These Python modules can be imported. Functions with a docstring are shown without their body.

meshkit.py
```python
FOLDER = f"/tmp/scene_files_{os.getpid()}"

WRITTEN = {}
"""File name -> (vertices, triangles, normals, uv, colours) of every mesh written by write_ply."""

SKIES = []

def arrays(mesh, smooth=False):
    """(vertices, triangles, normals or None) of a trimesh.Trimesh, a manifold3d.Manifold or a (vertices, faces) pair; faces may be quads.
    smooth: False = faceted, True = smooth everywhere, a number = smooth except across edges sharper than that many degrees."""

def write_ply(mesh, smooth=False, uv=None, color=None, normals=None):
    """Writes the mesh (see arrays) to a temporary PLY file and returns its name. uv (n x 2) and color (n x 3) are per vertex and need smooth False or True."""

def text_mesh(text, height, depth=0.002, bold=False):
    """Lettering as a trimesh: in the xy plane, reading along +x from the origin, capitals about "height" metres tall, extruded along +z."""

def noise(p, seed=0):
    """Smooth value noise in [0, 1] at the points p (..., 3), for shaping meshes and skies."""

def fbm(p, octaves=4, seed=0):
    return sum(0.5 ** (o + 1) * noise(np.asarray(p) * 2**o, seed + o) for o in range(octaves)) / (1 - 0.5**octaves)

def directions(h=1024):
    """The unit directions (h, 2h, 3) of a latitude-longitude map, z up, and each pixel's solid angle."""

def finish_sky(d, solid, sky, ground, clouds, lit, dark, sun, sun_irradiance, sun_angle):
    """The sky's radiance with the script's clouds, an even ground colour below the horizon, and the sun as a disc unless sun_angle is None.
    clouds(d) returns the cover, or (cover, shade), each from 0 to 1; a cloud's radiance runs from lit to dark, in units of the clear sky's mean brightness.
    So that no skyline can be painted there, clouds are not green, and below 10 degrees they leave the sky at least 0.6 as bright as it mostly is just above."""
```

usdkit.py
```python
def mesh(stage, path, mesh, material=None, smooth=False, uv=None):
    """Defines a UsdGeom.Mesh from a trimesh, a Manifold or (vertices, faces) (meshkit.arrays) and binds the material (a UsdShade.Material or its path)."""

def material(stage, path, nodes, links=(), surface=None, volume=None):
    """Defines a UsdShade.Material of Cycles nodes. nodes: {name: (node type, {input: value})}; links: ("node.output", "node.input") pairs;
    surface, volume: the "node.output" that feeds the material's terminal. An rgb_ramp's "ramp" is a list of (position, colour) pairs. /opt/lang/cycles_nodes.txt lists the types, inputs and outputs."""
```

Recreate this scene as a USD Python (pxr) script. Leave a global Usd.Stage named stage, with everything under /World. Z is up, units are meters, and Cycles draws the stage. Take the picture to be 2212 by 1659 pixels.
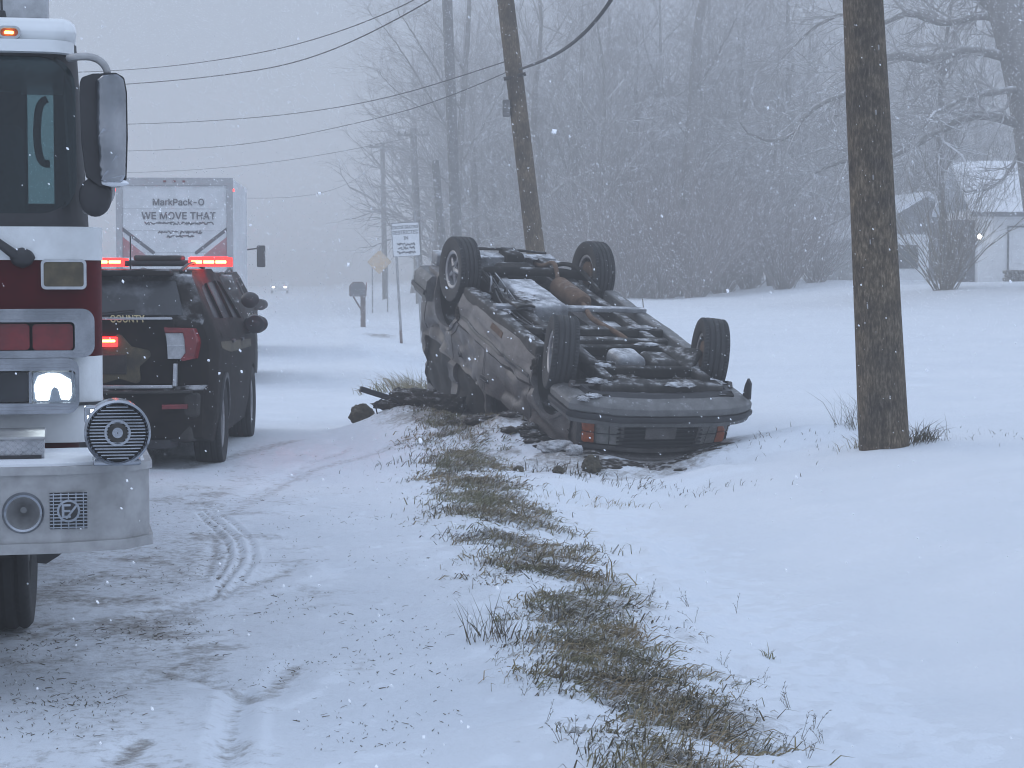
import math, random
import numpy as np, trimesh, usdkit, meshkit
import manifold3d as m3
from manifold3d import Manifold, CrossSection
from shapely.geometry import Polygon, Point, LineString, box as sbox
from shapely import affinity
from scipy.spatial.transform import Rotation as Ro
from pxr import Usd, UsdGeom, UsdShade, UsdLux, Gf, Sdf, Vt

stage = Usd.Stage.CreateInMemory()
UsdGeom.SetStageUpAxis(stage, UsdGeom.Tokens.z)
UsdGeom.SetStageMetersPerUnit(stage, 1.0)
UsdGeom.Xform.Define(stage, '/World')
LK = '/World/Looks'
UsdGeom.Scope.Define(stage, LK)
rng = np.random.default_rng(7)
random.seed(7)

# ---------------------------------------------------------------- camera, sky, light, exposure
EYE = np.array([0, 0, 1.65]); FPX = 4400.; CX, CY = 1106., 829.5     # measured in a 2212 x 1659 view of the photograph
PITCH = math.atan(229.5 / FPX)
cR = np.array([1., 0, 0]); cD = np.array([0, math.cos(PITCH), -math.sin(PITCH)]); cU = np.array([0, math.sin(PITCH), math.cos(PITCH)])
cam = UsdGeom.Camera.Define(stage, '/World/camera')
cam.CreateHorizontalApertureAttr(36.0); cam.CreateVerticalApertureAttr(27.0)
cam.CreateFocalLengthAttr(36.0 * FPX / 2212)
cam.CreateFStopAttr(0.0)
cam.CreateClippingRangeAttr(Gf.Vec2f(0.05, 5000))
cam.AddTranslateOp().Set(Gf.Vec3d(*EYE)); cam.AddRotateXOp().Set(90 - math.degrees(PITCH))
EXPOSURE = 0.87
cam.CreateExposureAttr(EXPOSURE)

SUN_EL, SUN_ROT = math.radians(24), math.radians(-60)
usdkit.material(stage, LK + '/sky_look', {
    'sky': ('sky_texture', {'sky_type': 'single_scattering', 'sun_disc': False, 'sun_elevation': SUN_EL, 'sun_rotation': SUN_ROT, 'air_density': 1.2, 'aerosol_density': 2.0}),
    'tc': ('texture_coordinate', {}),
    'n': ('noise_texture', {'scale': 1.6, 'detail': 4.0}),
    'cl': ('rgb_ramp', {'ramp': [(0.25, (3.4, 4.05, 5.28)), (0.75, (3.95, 4.67, 6.02))]}),
    'el': ('separate_xyz', {}), 'gr': ('map_range', {'range_type': 'smoothstep', 'from_min': 0., 'from_max': 1., 'to_min': .55, 'to_max': 1.37}), 'sc': ('vector_math', {'math_type': 'scale'}),
    'mx': ('mix_color', {'fac': 0.93, 'use_clamp': False, 'use_clamp_result': False}),
    'bg': ('background_shader', {'strength': 0.1})},
    [('tc.generated', 'n.vector'), ('n.fac', 'cl.fac'), ('sky.color', 'mx.a'), ('tc.generated', 'el.vector'), ('el.z', 'gr.value'), ('cl.color', 'sc.vector1'), ('gr.result', 'sc.scale'), ('sc.vector', 'mx.b'), ('mx.result', 'bg.color')], surface='bg.background')
dome = UsdLux.DomeLight.Define(stage, '/World/sky')
UsdShade.MaterialBindingAPI.Apply(dome.GetPrim()).Bind(UsdShade.Material.Get(stage, LK + '/sky_look'))
dome.GetPrim().SetCustomDataByKey('kind', 'structure')
sun = UsdLux.DistantLight.Define(stage, '/World/sun')
sun.CreateNormalizeAttr(True); sun.CreateIntensityAttr(0.13); sun.CreateAngleAttr(40.0); sun.CreateColorAttr(Gf.Vec3f(1.0, 0.97, 0.93))
_sd = np.array([math.sin(SUN_ROT) * math.cos(SUN_EL), math.cos(SUN_ROT) * math.cos(SUN_EL), math.sin(SUN_EL)])
_z = _sd; _x = np.cross([0, 0, 1.], _z); _x /= np.linalg.norm(_x); _y = np.cross(_z, _x)
sun.AddTransformOp().Set(Gf.Matrix4d(*[*_x, 0, *_y, 0, *_z, 0, 0, 0, 0, 1]))
HAZE = 0.0062

# ---------------------------------------------------------------- helpers
_used = {}
def fresh(parent, name):
    k = _used.setdefault(parent, {})
    n = k.get(name, 0); k[name] = n + 1
    return f'{parent}/{name}' if n == 0 else f'{parent}/{name}_{n:03d}'
def tag(p, label=None, cat=None, group=None, kind=None):
    p = p.GetPrim() if hasattr(p, 'GetPrim') else p
    for k, v in (('label', label), ('category', cat), ('group', group), ('kind', kind)):
        if v: p.SetCustomDataByKey(k, v)
    return p
def xf(name, loc=(0, 0, 0), rz=0, label=None, cat=None, group=None, matrix=None):
    x = UsdGeom.Xform.Define(stage, fresh('/World', name))
    if matrix is not None: x.AddTransformOp().Set(Gf.Matrix4d(*np.asarray(matrix, float).T.ravel()))
    else:
        x.AddTranslateOp().Set(Gf.Vec3d(*map(float, loc))); x.AddRotateZOp().Set(math.degrees(rz))
    tag(x, label, cat, group)
    return x
def path_of(p): return '/World' if p is None else str(p.GetPath())
def mk(parent, name, mesh, mat, smooth=False, label=None):
    if isinstance(mesh, list): mesh = cat(*mesh)
    m = usdkit.mesh(stage, fresh(path_of(parent), name), mesh, LK + '/' + mat, smooth)
    if label: tag(m, label)
    return m
def top(name, mesh, mat, label, cat_, group=None, smooth=False, kind=None):
    m = mk(None, name, mesh, mat, smooth); tag(m, label, cat_, group, kind); return m
def ref(src, name, loc, rz=0, scale=1.0, label=None, cat=None, group=None, rx=0, ry=0):
    x = UsdGeom.Xform.Define(stage, fresh('/World', name))
    x.AddTranslateOp().Set(Gf.Vec3d(*map(float, loc))); x.AddRotateXYZOp().Set(Gf.Vec3f(math.degrees(rx), math.degrees(ry), math.degrees(rz)))
    x.AddScaleOp().Set(Gf.Vec3f(*(np.ones(3) * scale).tolist()))
    x.GetPrim().GetReferences().AddInternalReference(src); x.GetPrim().SetInstanceable(True)
    tag(x, label, cat, group); return x
def tm(x):
    if hasattr(x, 'to_mesh'):
        v, f, _ = meshkit.arrays(x); return trimesh.Trimesh(v, f, process=False)
    if isinstance(x, tuple): return trimesh.Trimesh(*x, process=False)
    return x
def cat(*ms): return trimesh.util.concatenate([tm(m) for m in ms])
def box(x0, x1, y0, y1, z0, z1): return Manifold.cube([x1 - x0, y1 - y0, z1 - z0]).translate([x0, y0, z0])
def rbox(x0, x1, y0, y1, z0, z1, r=0.02):
    s = Manifold.sphere(r, 12)
    return Manifold.batch_hull([s.translate([x, y, z]) for x in (x0 + r, x1 - r) for y in (y0 + r, y1 - r) for z in (z0 + r, z1 - r)])
def polyparts(p): return [g for g in getattr(p, 'geoms', [p]) if g.area > 1e-9]
def prism(poly, a, b, axis='y'):
    """a polygon in (x,z) along y, in (y,z) along x, or in (x,y) along z, from a to b"""
    if not hasattr(poly, 'geom_type'): poly = Polygon(poly)
    out = []
    for g in polyparts(poly):
        cs = CrossSection([np.array(g.exterior.coords)[:-1]] + [np.array(i.coords)[:-1] for i in g.interiors], m3.FillRule.EvenOdd)
        m = Manifold.extrude(cs, b - a)
        if axis == 'y': m = m.transform(np.array([[1, 0, 0, 0], [0, 0, 1, a], [0, 1, 0, 0]], float))
        elif axis == 'x': m = m.transform(np.array([[0, 0, 1, a], [1, 0, 0, 0], [0, 1, 0, 0]], float))
        else: m = m.translate([0, 0, a])
        v, f, _ = meshkit.arrays(m); t = trimesh.Trimesh(v, f, process=False)
        if t.volume < 0: t.invert()
        out.append(Manifold(m3.Mesh(np.asarray(t.vertices, np.float32), np.asarray(t.faces, np.uint32))))
    return out[0] if len(out) == 1 else Manifold.batch_boolean(out, m3.OpType.Add)
def rrect(x0, x1, z0, z1, r=0.02): return sbox(x0 + r, z0 + r, x1 - r, z1 - r).buffer(r, 6)
def tube(pts, r, n=8, caps=True):
    pts = np.asarray(pts, float); rs = np.broadcast_to(np.asarray(r, float), (len(pts),))
    t = np.gradient(pts, axis=0); t /= np.maximum(np.linalg.norm(t, axis=1, keepdims=True), 1e-9)
    up = np.array([0, 0, 1.]) if abs(t[0, 2]) < .9 else np.array([1., 0, 0])
    a = np.cross(t, up); a /= np.maximum(np.linalg.norm(a, axis=1, keepdims=True), 1e-9)
    for i in range(1, len(a)):
        if a[i] @ a[i - 1] < 0: a[i] = -a[i]
    b = np.cross(a, t)
    ang = np.arange(n) / n * 2 * np.pi
    v = pts[:, None] + rs[:, None, None] * (np.cos(ang)[None, :, None] * a[:, None] + np.sin(ang)[None, :, None] * b[:, None])
    v = v.reshape(-1, 3); f = []
    for i in range(len(pts) - 1):
        for k in range(n):
            p, q = i * n + k, i * n + (k + 1) % n
            f += [[p, q, p + n], [q, q + n, p + n]]
    if caps:
        v = np.vstack([v, pts[0], pts[-1]]); c0, c1 = len(v) - 2, len(v) - 1
        for k in range(n):
            f += [[c0, (k + 1) % n, k], [c1, (len(pts) - 1) * n + k, (len(pts) - 1) * n + (k + 1) % n]]
    t_ = trimesh.Trimesh(v, np.array(f), process=False)
    if t_.volume < 0: t_.invert()
    return t_
def curve(pts, n=24):
    from scipy.interpolate import CubicSpline
    pts = np.asarray(pts, float); s = np.r_[0, np.cumsum(np.linalg.norm(np.diff(pts, axis=0), axis=1))]
    return CubicSpline(s, pts)(np.linspace(0, s[-1], n))
def lathe(profile, axis='y', n=40):
    """profile of (radius, height) round an axis"""
    m = trimesh.creation.revolve(np.asarray(profile, float), sections=n)
    if axis == 'y': m.apply_transform(np.array([[1, 0, 0, 0], [0, 0, 1, 0], [0, -1, 0, 0], [0, 0, 0, 1.]]) )
    elif axis == 'x': m.apply_transform(np.array([[0, 0, 1, 0], [1, 0, 0, 0], [0, 1, 0, 0], [0, 0, 0, 1.]]))
    return m
def moved(m, x=0, y=0, z=0, rot=None):
    m = tm(m).copy()
    if rot is not None: m.apply_transform(np.block([[np.asarray(rot), np.zeros((3, 1))], [np.zeros((1, 3)), np.ones((1, 1))]]))
    m.apply_translation([x, y, z]); return m
def text(s, h, depth=.003, bold=False, centre=True):
    m = meshkit.text_mesh(s, h, depth, bold)
    if centre: m.apply_translation([-m.bounds[:, 0].mean(), 0, 0])
    return m
TXT_Y = np.array([[1, 0, 0], [0, 0, -1], [0, 1, 0.]])                # lettering that faces -y and reads along +x
def lumpy(r, sub=3, amp=.25, freq=2.0, seed=0, squash=(1, 1, 1)):
    m = trimesh.creation.icosphere(sub, 1.0); v = m.vertices
    n = meshkit.fbm(v * freq + 11.3 * seed, 3, seed) - .5
    m.vertices = v * (1 + 2 * amp * n)[:, None] * r * np.array(squash); return m
def ray(px, py): return cD + cR * (px - CX) / FPX + cU * (CY - py) / FPX
def at(px, py, y):
    d = ray(px, py); return EYE + d * (y / d[1])

# ---------------------------------------------------------------- materials
def material(name, base, base2=None, scale=4., rough=.5, metal=0., bump=None, snow=0., coat=0., detail=4., ramp=(.35, .65), spec=.5, extra=None, snow_scale=5., island=0.):
    base2 = base if base2 is None else base2
    N = {'tc': ('texture_coordinate', {}), 'n': ('noise_texture', {'scale': scale, 'detail': detail, 'roughness': .6}),
         'r': ('rgb_ramp', {'ramp': [(ramp[0], base), (ramp[1], base2)]}),
         'p': ('principled_bsdf', {'roughness': rough, 'metallic': metal, 'coat_weight': coat, 'specular_ior_level': spec, **(extra or {})})}
    L = [('tc.object', 'n.vector'), ('n.fac', 'r.fac')]
    col = 'r.color'
    if island:
        N['g0'] = ('geometry', {}); N['hs'] = ('hsv', {'hue': .5, 'saturation': 1.0}); N['mr'] = ('map_range', {'from_min': 0., 'from_max': 1., 'to_min': 1 - island, 'to_max': 1 + island})
        L += [('g0.random_per_island', 'mr.value'), ('mr.result', 'hs.value'), (col, 'hs.color')]; col = 'hs.color'
    if snow:
        N.update({'g': ('geometry', {}), 's': ('separate_xyz', {}), 'mr1': ('map_range', {'range_type': 'smoothstep', 'from_min': .25, 'from_max': .95, 'to_min': 0., 'to_max': 1.}),
                  'n2': ('noise_texture', {'scale': snow_scale, 'detail': 6., 'roughness': .65}),
                  'mr2': ('map_range', {'range_type': 'smoothstep', 'from_min': .62 - .35 * snow, 'from_max': .85 - .35 * snow, 'to_min': 0., 'to_max': 1.}),
                  'mu': ('math', {'math_type': 'multiply'}), 'mu2': ('math', {'math_type': 'multiply', 'value2': min(1., .35 + snow * .6)}), 'mx': ('mix_color', {'b': (.8, .82, .85)})})
        L += [('g.normal', 's.vector'), ('s.z', 'mr1.value'), ('tc.object', 'n2.vector'), ('n2.fac', 'mr2.value'), ('mr1.result', 'mu.value1'), ('mr2.result', 'mu.value2'),
              ('mu.value', 'mu2.value1'), ('mu2.value', 'mx.fac'), (col, 'mx.a')]
        col = 'mx.result'
    L.append((col, 'p.base_color'))
    if bump:
        N['bn'] = ('noise_texture', {'scale': bump[0], 'detail': 5., 'roughness': .6}); N['b'] = ('bump', {'strength': bump[1], 'distance': bump[2] if len(bump) > 2 else .01})
        L += [('tc.object', 'bn.vector'), ('bn.fac', 'b.height'), ('b.normal', 'p.normal')]
    usdkit.material(stage, f'{LK}/{name}', N, L, surface='p.BSDF')
usdkit.material(stage, LK + '/pole_wood', {'tc': ('texture_coordinate', {}), 'mp': ('mapping', {'scale': (1., 1., .30)}), 'n': ('noise_texture', {'scale': 55., 'detail': 8., 'roughness': .7}), 'n2': ('noise_texture', {'scale': 3.5, 'detail': 5.}),
    'r': ('rgb_ramp', {'ramp': [(.30, (.028, .022, .017)), (.5, (.10, .08, .058)), (.68, (.25, .21, .165))]}), 'r2': ('rgb_ramp', {'ramp': [(.35, (.6, .6, .62)), (.7, (1.25, 1.2, 1.1))]}), 'mx': ('mix_color', {'blend_type': 'multiply', 'fac': 1.}),
    'b': ('bump', {'strength': .9, 'distance': .012}), 'p': ('principled_bsdf', {'roughness': .92, 'specular_ior_level': .2})},
    [('tc.object', 'mp.vector'), ('mp.vector', 'n.vector'), ('tc.object', 'n2.vector'), ('n.fac', 'r.fac'), ('n2.fac', 'r2.fac'), ('r.color', 'mx.a'), ('r2.color', 'mx.b'), ('mx.result', 'p.base_color'), ('n.fac', 'b.height'), ('b.normal', 'p.normal')], surface='p.BSDF')
def emitter(name, color, strength):
    usdkit.material(stage, f'{LK}/{name}', {'e': ('emission', {'color': color, 'strength': strength})}, [], surface='e.emission')
def pane(name, tint, gloss=.06):
    usdkit.material(stage, f'{LK}/{name}', {'t': ('transparent_bsdf', {'color': tint}), 'g': ('glossy_bsdf', {'color': (.9, .95, 1.), 'roughness': .05}),
        'f': ('fresnel', {'IOR': 1.5}), 'm': ('mix_closure', {})}, [('f.fac', 'm.fac'), ('t.BSDF', 'm.closure1'), ('g.BSDF', 'm.closure2')], surface='m.closure')

material('pole_wood_hazed', (.12, .115, .11), (.2, .195, .19), 7., .9, bump=(14., .8, .02))  # wood colour lightened to imitate haze in front of the far poles
material('bark', (.13, .122, .116), (.21, .2, .19), 6., .95, snow=.6, snow_scale=2.)
material('twig_hazed', (.24, .23, .225), (.34, .33, .325), 3., .95, snow=.9, snow_scale=.8)  # base paled to imitate haze over the wood; the dusting is snow
material('twig_brown_hazed', (.17, .145, .14), (.25, .215, .205), 3., .95, snow=.75, snow_scale=.8)  # brown stems paled too, haze fade put into their colour under the snow
material('twig_pale', (.14, .115, .085), (.21, .18, .135), 3., .9)
material('grass_look', (.56, .42, .24), (.33, .32, .17), 2.2, .85, island=.5, ramp=(.38, .62))
material('grass_snowy', (.62, .63, .64), (.4, .38, .34), 4., .9, island=.2)
material('grass_dark', (.085, .08, .045), (.2, .15, .09), 3., .9, island=.4)
material('soil', (.018, .014, .011), (.06, .047, .034), 14., .95, bump=(35., 1., .04), snow=.42, snow_scale=14., detail=9.)
material('clod', (.05, .042, .028), (.1, .085, .055), 14., .95, bump=(30., 1., .03), snow=.2, snow_scale=14.)
material('rubber', (.012, .012, .013), (.024, .024, .025), 10., .75, bump=(45., .5, .005), snow=.12, snow_scale=14.)
material('rubber_dark', (.008, .008, .009), (.016, .016, .017), 10., .8, bump=(45., .5, .005))
material('black_plastic', (.012, .012, .014), (.022, .022, .025), 6., .5, bump=(60., .2, .003))
material('chrome', (.44, .46, .5), (.26, .28, .31), 5., .17, 1.0, bump=(14., .1, .004))
material('steel', (.26, .26, .26), (.4, .4, .405), 7., .5, .55, bump=(40., .25, .003), detail=8.)
material('tread_steel', (.36, .37, .39), (.5, .5, .52), 12., .4, .8)
material('alloy', (.22, .22, .23), (.34, .34, .35), 8., .5, .5)
material('white_paint', (.7, .72, .73), (.45, .455, .46), 3.2, .4, detail=9., ramp=(.42, .78), coat=.2, bump=(30., .06, .003))
material('red_paint', (.075, .003, .006), (.045, .003, .005), 3., .5, spec=.1, bump=(40., .1, .003))
material('van_paint', (.06, .054, .052), (.165, .155, .15), 4.5, .5, .15, spec=.35, bump=(22., .25, .01), snow=.22, snow_scale=9., detail=9., ramp=(.3, .66))
_vp = f'{LK}/van_paint'
def _shader(name, kind, **inp):
    sh_ = UsdShade.Shader.Define(stage, f'{_vp}/{name}'); sh_.CreateIdAttr('cycles_' + kind)
    for k, v in inp.items(): sh_.CreateInput(k, Sdf.ValueTypeNames.Float if np.ndim(v) == 0 else Sdf.ValueTypeNames.Float3).Set(float(v) if np.ndim(v) == 0 else Gf.Vec3f(*v))
    return sh_
def _link(a, o, b, i_): b.CreateInput(i_, Sdf.ValueTypeNames.Token).ConnectToSource(a.CreateOutput(o, Sdf.ValueTypeNames.Token))
_sh = lambda n: UsdShade.Shader.Get(stage, f'{_vp}/{n}')
_mp = _shader('scratch_map', 'mapping', scale=(1.3, 16., 22.)); _sn = _shader('scratch_noise', 'noise_texture', scale=3.2, detail=6., roughness=.7)
_mr = _shader('scratch_mask', 'map_range', from_min=.60, from_max=.74, to_min=0., to_max=.55); _mx = _shader('scratch_mix', 'mix_color', b=(.36, .35, .35))
_link(_sh('tc'), 'object', _mp, 'vector'); _link(_mp, 'vector', _sn, 'vector'); _link(_sn, 'fac', _mr, 'value'); _link(_mr, 'result', _mx, 'fac'); _link(_sh('r'), 'color', _mx, 'a'); _link(_mx, 'result', _sh('mx'), 'a')
material('van_bumper', (.1, .1, .1), (.15, .15, .148), 8., .6, bump=(30., .2, .004), snow=.25, snow_scale=11.)
material('cladding', (.11, .1, .096), (.17, .16, .155), 8., .62, bump=(26., .3, .006), snow=.25, snow_scale=11.)
material('underbody', (.008, .0075, .007), (.03, .027, .024), 7., .85, spec=.2, bump=(20., .6, .02), snow=.34, snow_scale=6.5, detail=8.)
material('under_steel', (.018, .017, .016), (.06, .055, .05), 9., .7, .1, spec=.3, bump=(25., .4, .01), snow=.42, snow_scale=9.)
material('galvanised', (.14, .145, .155), (.3, .31, .325), 6., .6, .2, bump=(18., .3, .01), snow=.62, snow_scale=5.)
material('rust', (.075, .042, .024), (.14, .085, .05), 11., .9, bump=(30., .6, .01), snow=.2)
material('suv_paint', (.010, .0085, .008), (.022, .018, .016), 5., .7, bump=(40., .15, .004), snow=.45, spec=.08, snow_scale=4.5, detail=8.)
material('suv_grime', (.015, .013, .012), (.04, .035, .03), 8., .7, bump=(40., .3, .004), snow=.3)
material('badge_gold', (.085, .068, .035), (.03, .026, .02), 9., .7, ramp=(.4, .7), detail=8.)
material('gold', (.62, .52, .28), (.45, .38, .2), 9., .55)
material('dark_glass', (.012, .014, .017), (.03, .033, .038), 5., .22, bump=(8., .05, .004))
material('muddy_glass', (.012, .012, .013), (.035, .033, .03), 5., .7, bump=(8., .1, .004), spec=.2)
material('frost_glass', (.02, .022, .026), (.2, .21, .23), 3., .35, ramp=(.5, .75), detail=8.)
material('lens_red', (.17, .005, .01), (.10, .004, .008), 14., .22, coat=.5, bump=(60., .35, .004))
material('lens_amber', (.5, .12, .03), (.3, .07, .02), 14., .35, coat=.3)
material('lens_clear', (.3, .31, .32), (.42, .43, .45), 14., .2, coat=.5, bump=(60., .4, .004))
material('lens_dull', (.16, .16, .15), (.26, .25, .24), 20., .35, bump=(50., .4, .004), snow=.2)
material('lens_dark', (.04, .03, .014), (.09, .07, .035), 14., .25, coat=.5, bump=(60., .3, .004))
material('sign_white', (.72, .73, .74), (.64, .65, .66), 6., .5)
material('sign_black', (.09, .09, .1), None, 6., .6)  # black print raised to grey, haze fade mixed into the colour
material('sign_yellow', (.66, .47, .27), (.6, .5, .4), 6., .5)  # yellow washed out in the colour itself to look hazed at distance
material('box_white', (.62, .63, .64), (.5, .51, .52), 2., .5, bump=(10., .1, .01))
material('box_grey', (.3, .3, .31), (.37, .37, .38), 3., .5)
material('box_red', (.36, .13, .14), (.34, .2, .21), 4., .5)  # red paled so the haze veil is part of the paint colour
material('house_white', (.8, .81, .82), (.74, .75, .76), 2., .7)
material('house_dark', (.13, .13, .14), (.18, .18, .19), 3., .8)
material('roof_snow', (.8, .82, .85), (.76, .78, .81), 2., .8, bump=(4., .3, .03))
material('wire_black', (.02, .02, .022), None, 3., .7)
material('mailbox_brown', (.15, .11, .10), (.2, .16, .15), 6., .7, snow=.4)  # brown lightened for a hazed look; only the dusting is snow
material('dirty_snow', (.62, .64, .67), (.16, .15, .145), 11., .9, bump=(40., 1., .02), detail=9., ramp=(.42, .66))
material('flake_look', (.9, .92, .95), None, 3., .8)
material('interior', (.012, .02, .022), (.02, .03, .032), 3., .8)
material('cloth', (.03, .024, .022), (.07, .058, .05), 12., .95, bump=(20., 1., .03), snow=.35, snow_scale=10.)
material('trim_silver', (.5, .51, .53), (.4, .41, .43), 12., .35, .6)
emitter('lamp_red', (1., .012, .012), 6.); emitter('lamp_red_core', (1., .2, .04), 14.); emitter('lamp_red_dim', (1., .05, .05), 2.5)
emitter('lamp_white', (.88, .97, 1.), 9.); emitter('lamp_amber', (1., .5, .08), 6.); emitter('lamp_porch', (1., .95, .85), 14.)
pane('windscreen', (.34, .46, .47)); pane('clear_cover', (.93, .95, .96))

# ---------------------------------------------------------------- terrain:  t is the distance to the right of the road's edge
SL = 0.0968
def sst(a, b, x):
    u = np.clip((np.asarray(x, float) - a) / (b - a), 0, 1); return u * u * (3 - 2 * u)
def ground_z(x, y):
    x = np.asarray(x, float); y = np.asarray(y, float); t = x + SL * y
    yy = np.clip(y, 0, 400)
    z = -.16 * sst(1.15, 2.6, t) + .37 * sst(2.5, 6.2, t)
    z = z + .58 * sst(17, 62, yy) * sst(3.0, 8., t) + .72 * sst(45, 72, yy) * sst(13, 24, t)
    z = z + .26 * sst(52, 72, yy) * sst(.5, 3., t) * (1 - sst(3.0, 7.5, t))
    z = z + .05 * np.exp(-((t - .95) / .35) ** 2)                      # rolled edge of the verge
    # pushed-up snow in front of the van's nose
    def ridge(ax, ay, bx, by, w, h):
        d = np.array([bx - ax, by - ay]); L2 = d @ d
        s = np.clip(((x - ax) * d[0] + (y - ay) * d[1]) / L2, 0, 1)
        q = (x - ax - s * d[0]) ** 2 + (y - ay - s * d[1]) ** 2
        return h * np.exp(-q / w ** 2)
    z = z + .08 * np.exp(-((x - 3.2) ** 2 + (y - 17.5) ** 2) / 1.3 ** 2)
    z = z + ridge(.3, 16.2, 1.75, 17.6, .38, .10) + ridge(1.9, 18.6, 3.2, 19.6, .3, .10) - ridge(1.2, 17.5, 2.0, 18.6, .3, .03)
    z = z + ridge(-1.1, 21.5, .1, 20.0, .65, .25) + ridge(.1, 20.0, .62, 18.7, .55, .17) + ridge(.9, 18.7, 1.6, 18.9, .6, .05) + ridge(2.2, 19.6, 2.6, 19.6, .5, .12)
    far = sst(60, 120, yy)
    p = np.stack([x, y, 0 * x], -1)
    n1 = meshkit.fbm(p * .55, 3, 3) - .5; n2 = meshkit.fbm(p * 2.3, 3, 5) - .5; n3 = meshkit.fbm(p * 9., 3, 9) - .5
    verge = sst(.4, 1., t) * (1 - sst(2.0, 3.0, t))
    z = z + (.10 * sst(.6, 2, t) + .025) * n1 + (.035 + .05 * verge * (1 - .7 * sst(16, 19, yy))) * n2 * (1 - .5 * far) + (.012 + .05 * verge) * n3
    z = z + .10 * (meshkit.fbm(p * .16, 2, 21) - .5) * sst(3, 8, t)
    return z
def hit(px, py, y0=4., y1=140.):
    d = ray(px, py); ys = np.geomspace(y0, y1, 1500); P = EYE + d[None] * (ys / d[1])[:, None]
    below = np.nonzero(P[:, 2] <= ground_z(P[:, 0], P[:, 1]))[0]
    i = below[0] if len(below) else len(ys) - 1
    return np.array([P[i, 0], P[i, 1], float(ground_z(P[i, 0], P[i, 1]))])
def on(x, y, dz=0.): return np.array([x, y, float(ground_z(x, y)) + dz])

# tyre marks on the road and the shoulder: (points in the photograph, half width in m, depth, dirt)
def ground_line(pts, n=60):
    g = np.array([[*(EYE + ray(px, py) * (EYE[2] / -ray(px, py)[2]))[:2]] for px, py in pts]); return curve(g, n)
MARKS = [(ground_line([(430, 1088), (490, 1120), (540, 1170), (545, 1215), (505, 1270), (470, 1300)]), .018, .010, .38),
         (ground_line([(440, 1098), (480, 1135), (518, 1185), (512, 1225), (480, 1270), (455, 1295)]), .018, .010, .46),
         (ground_line([(430, 1108), (462, 1140), (494, 1185), (492, 1215), (466, 1260)]), .018, .010, .46),
         (ground_line([(455, 1150), (466, 1175), (462, 1205), (450, 1245)]), .05, .008, .42),
         (ground_line([(500, 1105), (600, 1050), (700, 1010), (800, 985), (870, 962)]), .14, .008, .34),
         (ground_line([(450, 1120), (560, 1060), (680, 1000), (760, 968)]), .10, .006, .30),
         (ground_line([(400, 1010), (480, 990), (540, 975), (640, 950)]), .18, .01, .38),
         (ground_line([(330, 1330), (420, 1300), (560, 1260), (620, 1230)]), .09, .012, .38),
         (ground_line([(300, 1470), (400, 1462), (520, 1500), (640, 1440)]), .08, .012, .4),
         (ground_line([(490, 1659), (500, 1580), (520, 1500)]), .05, .02, .35),
         (ground_line([(270, 1650), (290, 1625), (310, 1610)]), .07, .01, .5),
         (ground_line([(560, 850), (640, 838), (720, 830)]), .5, .0, .2),
         (ground_line([(545, 740), (600, 737), (700, 730)]), .7, .0, .18)]
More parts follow.
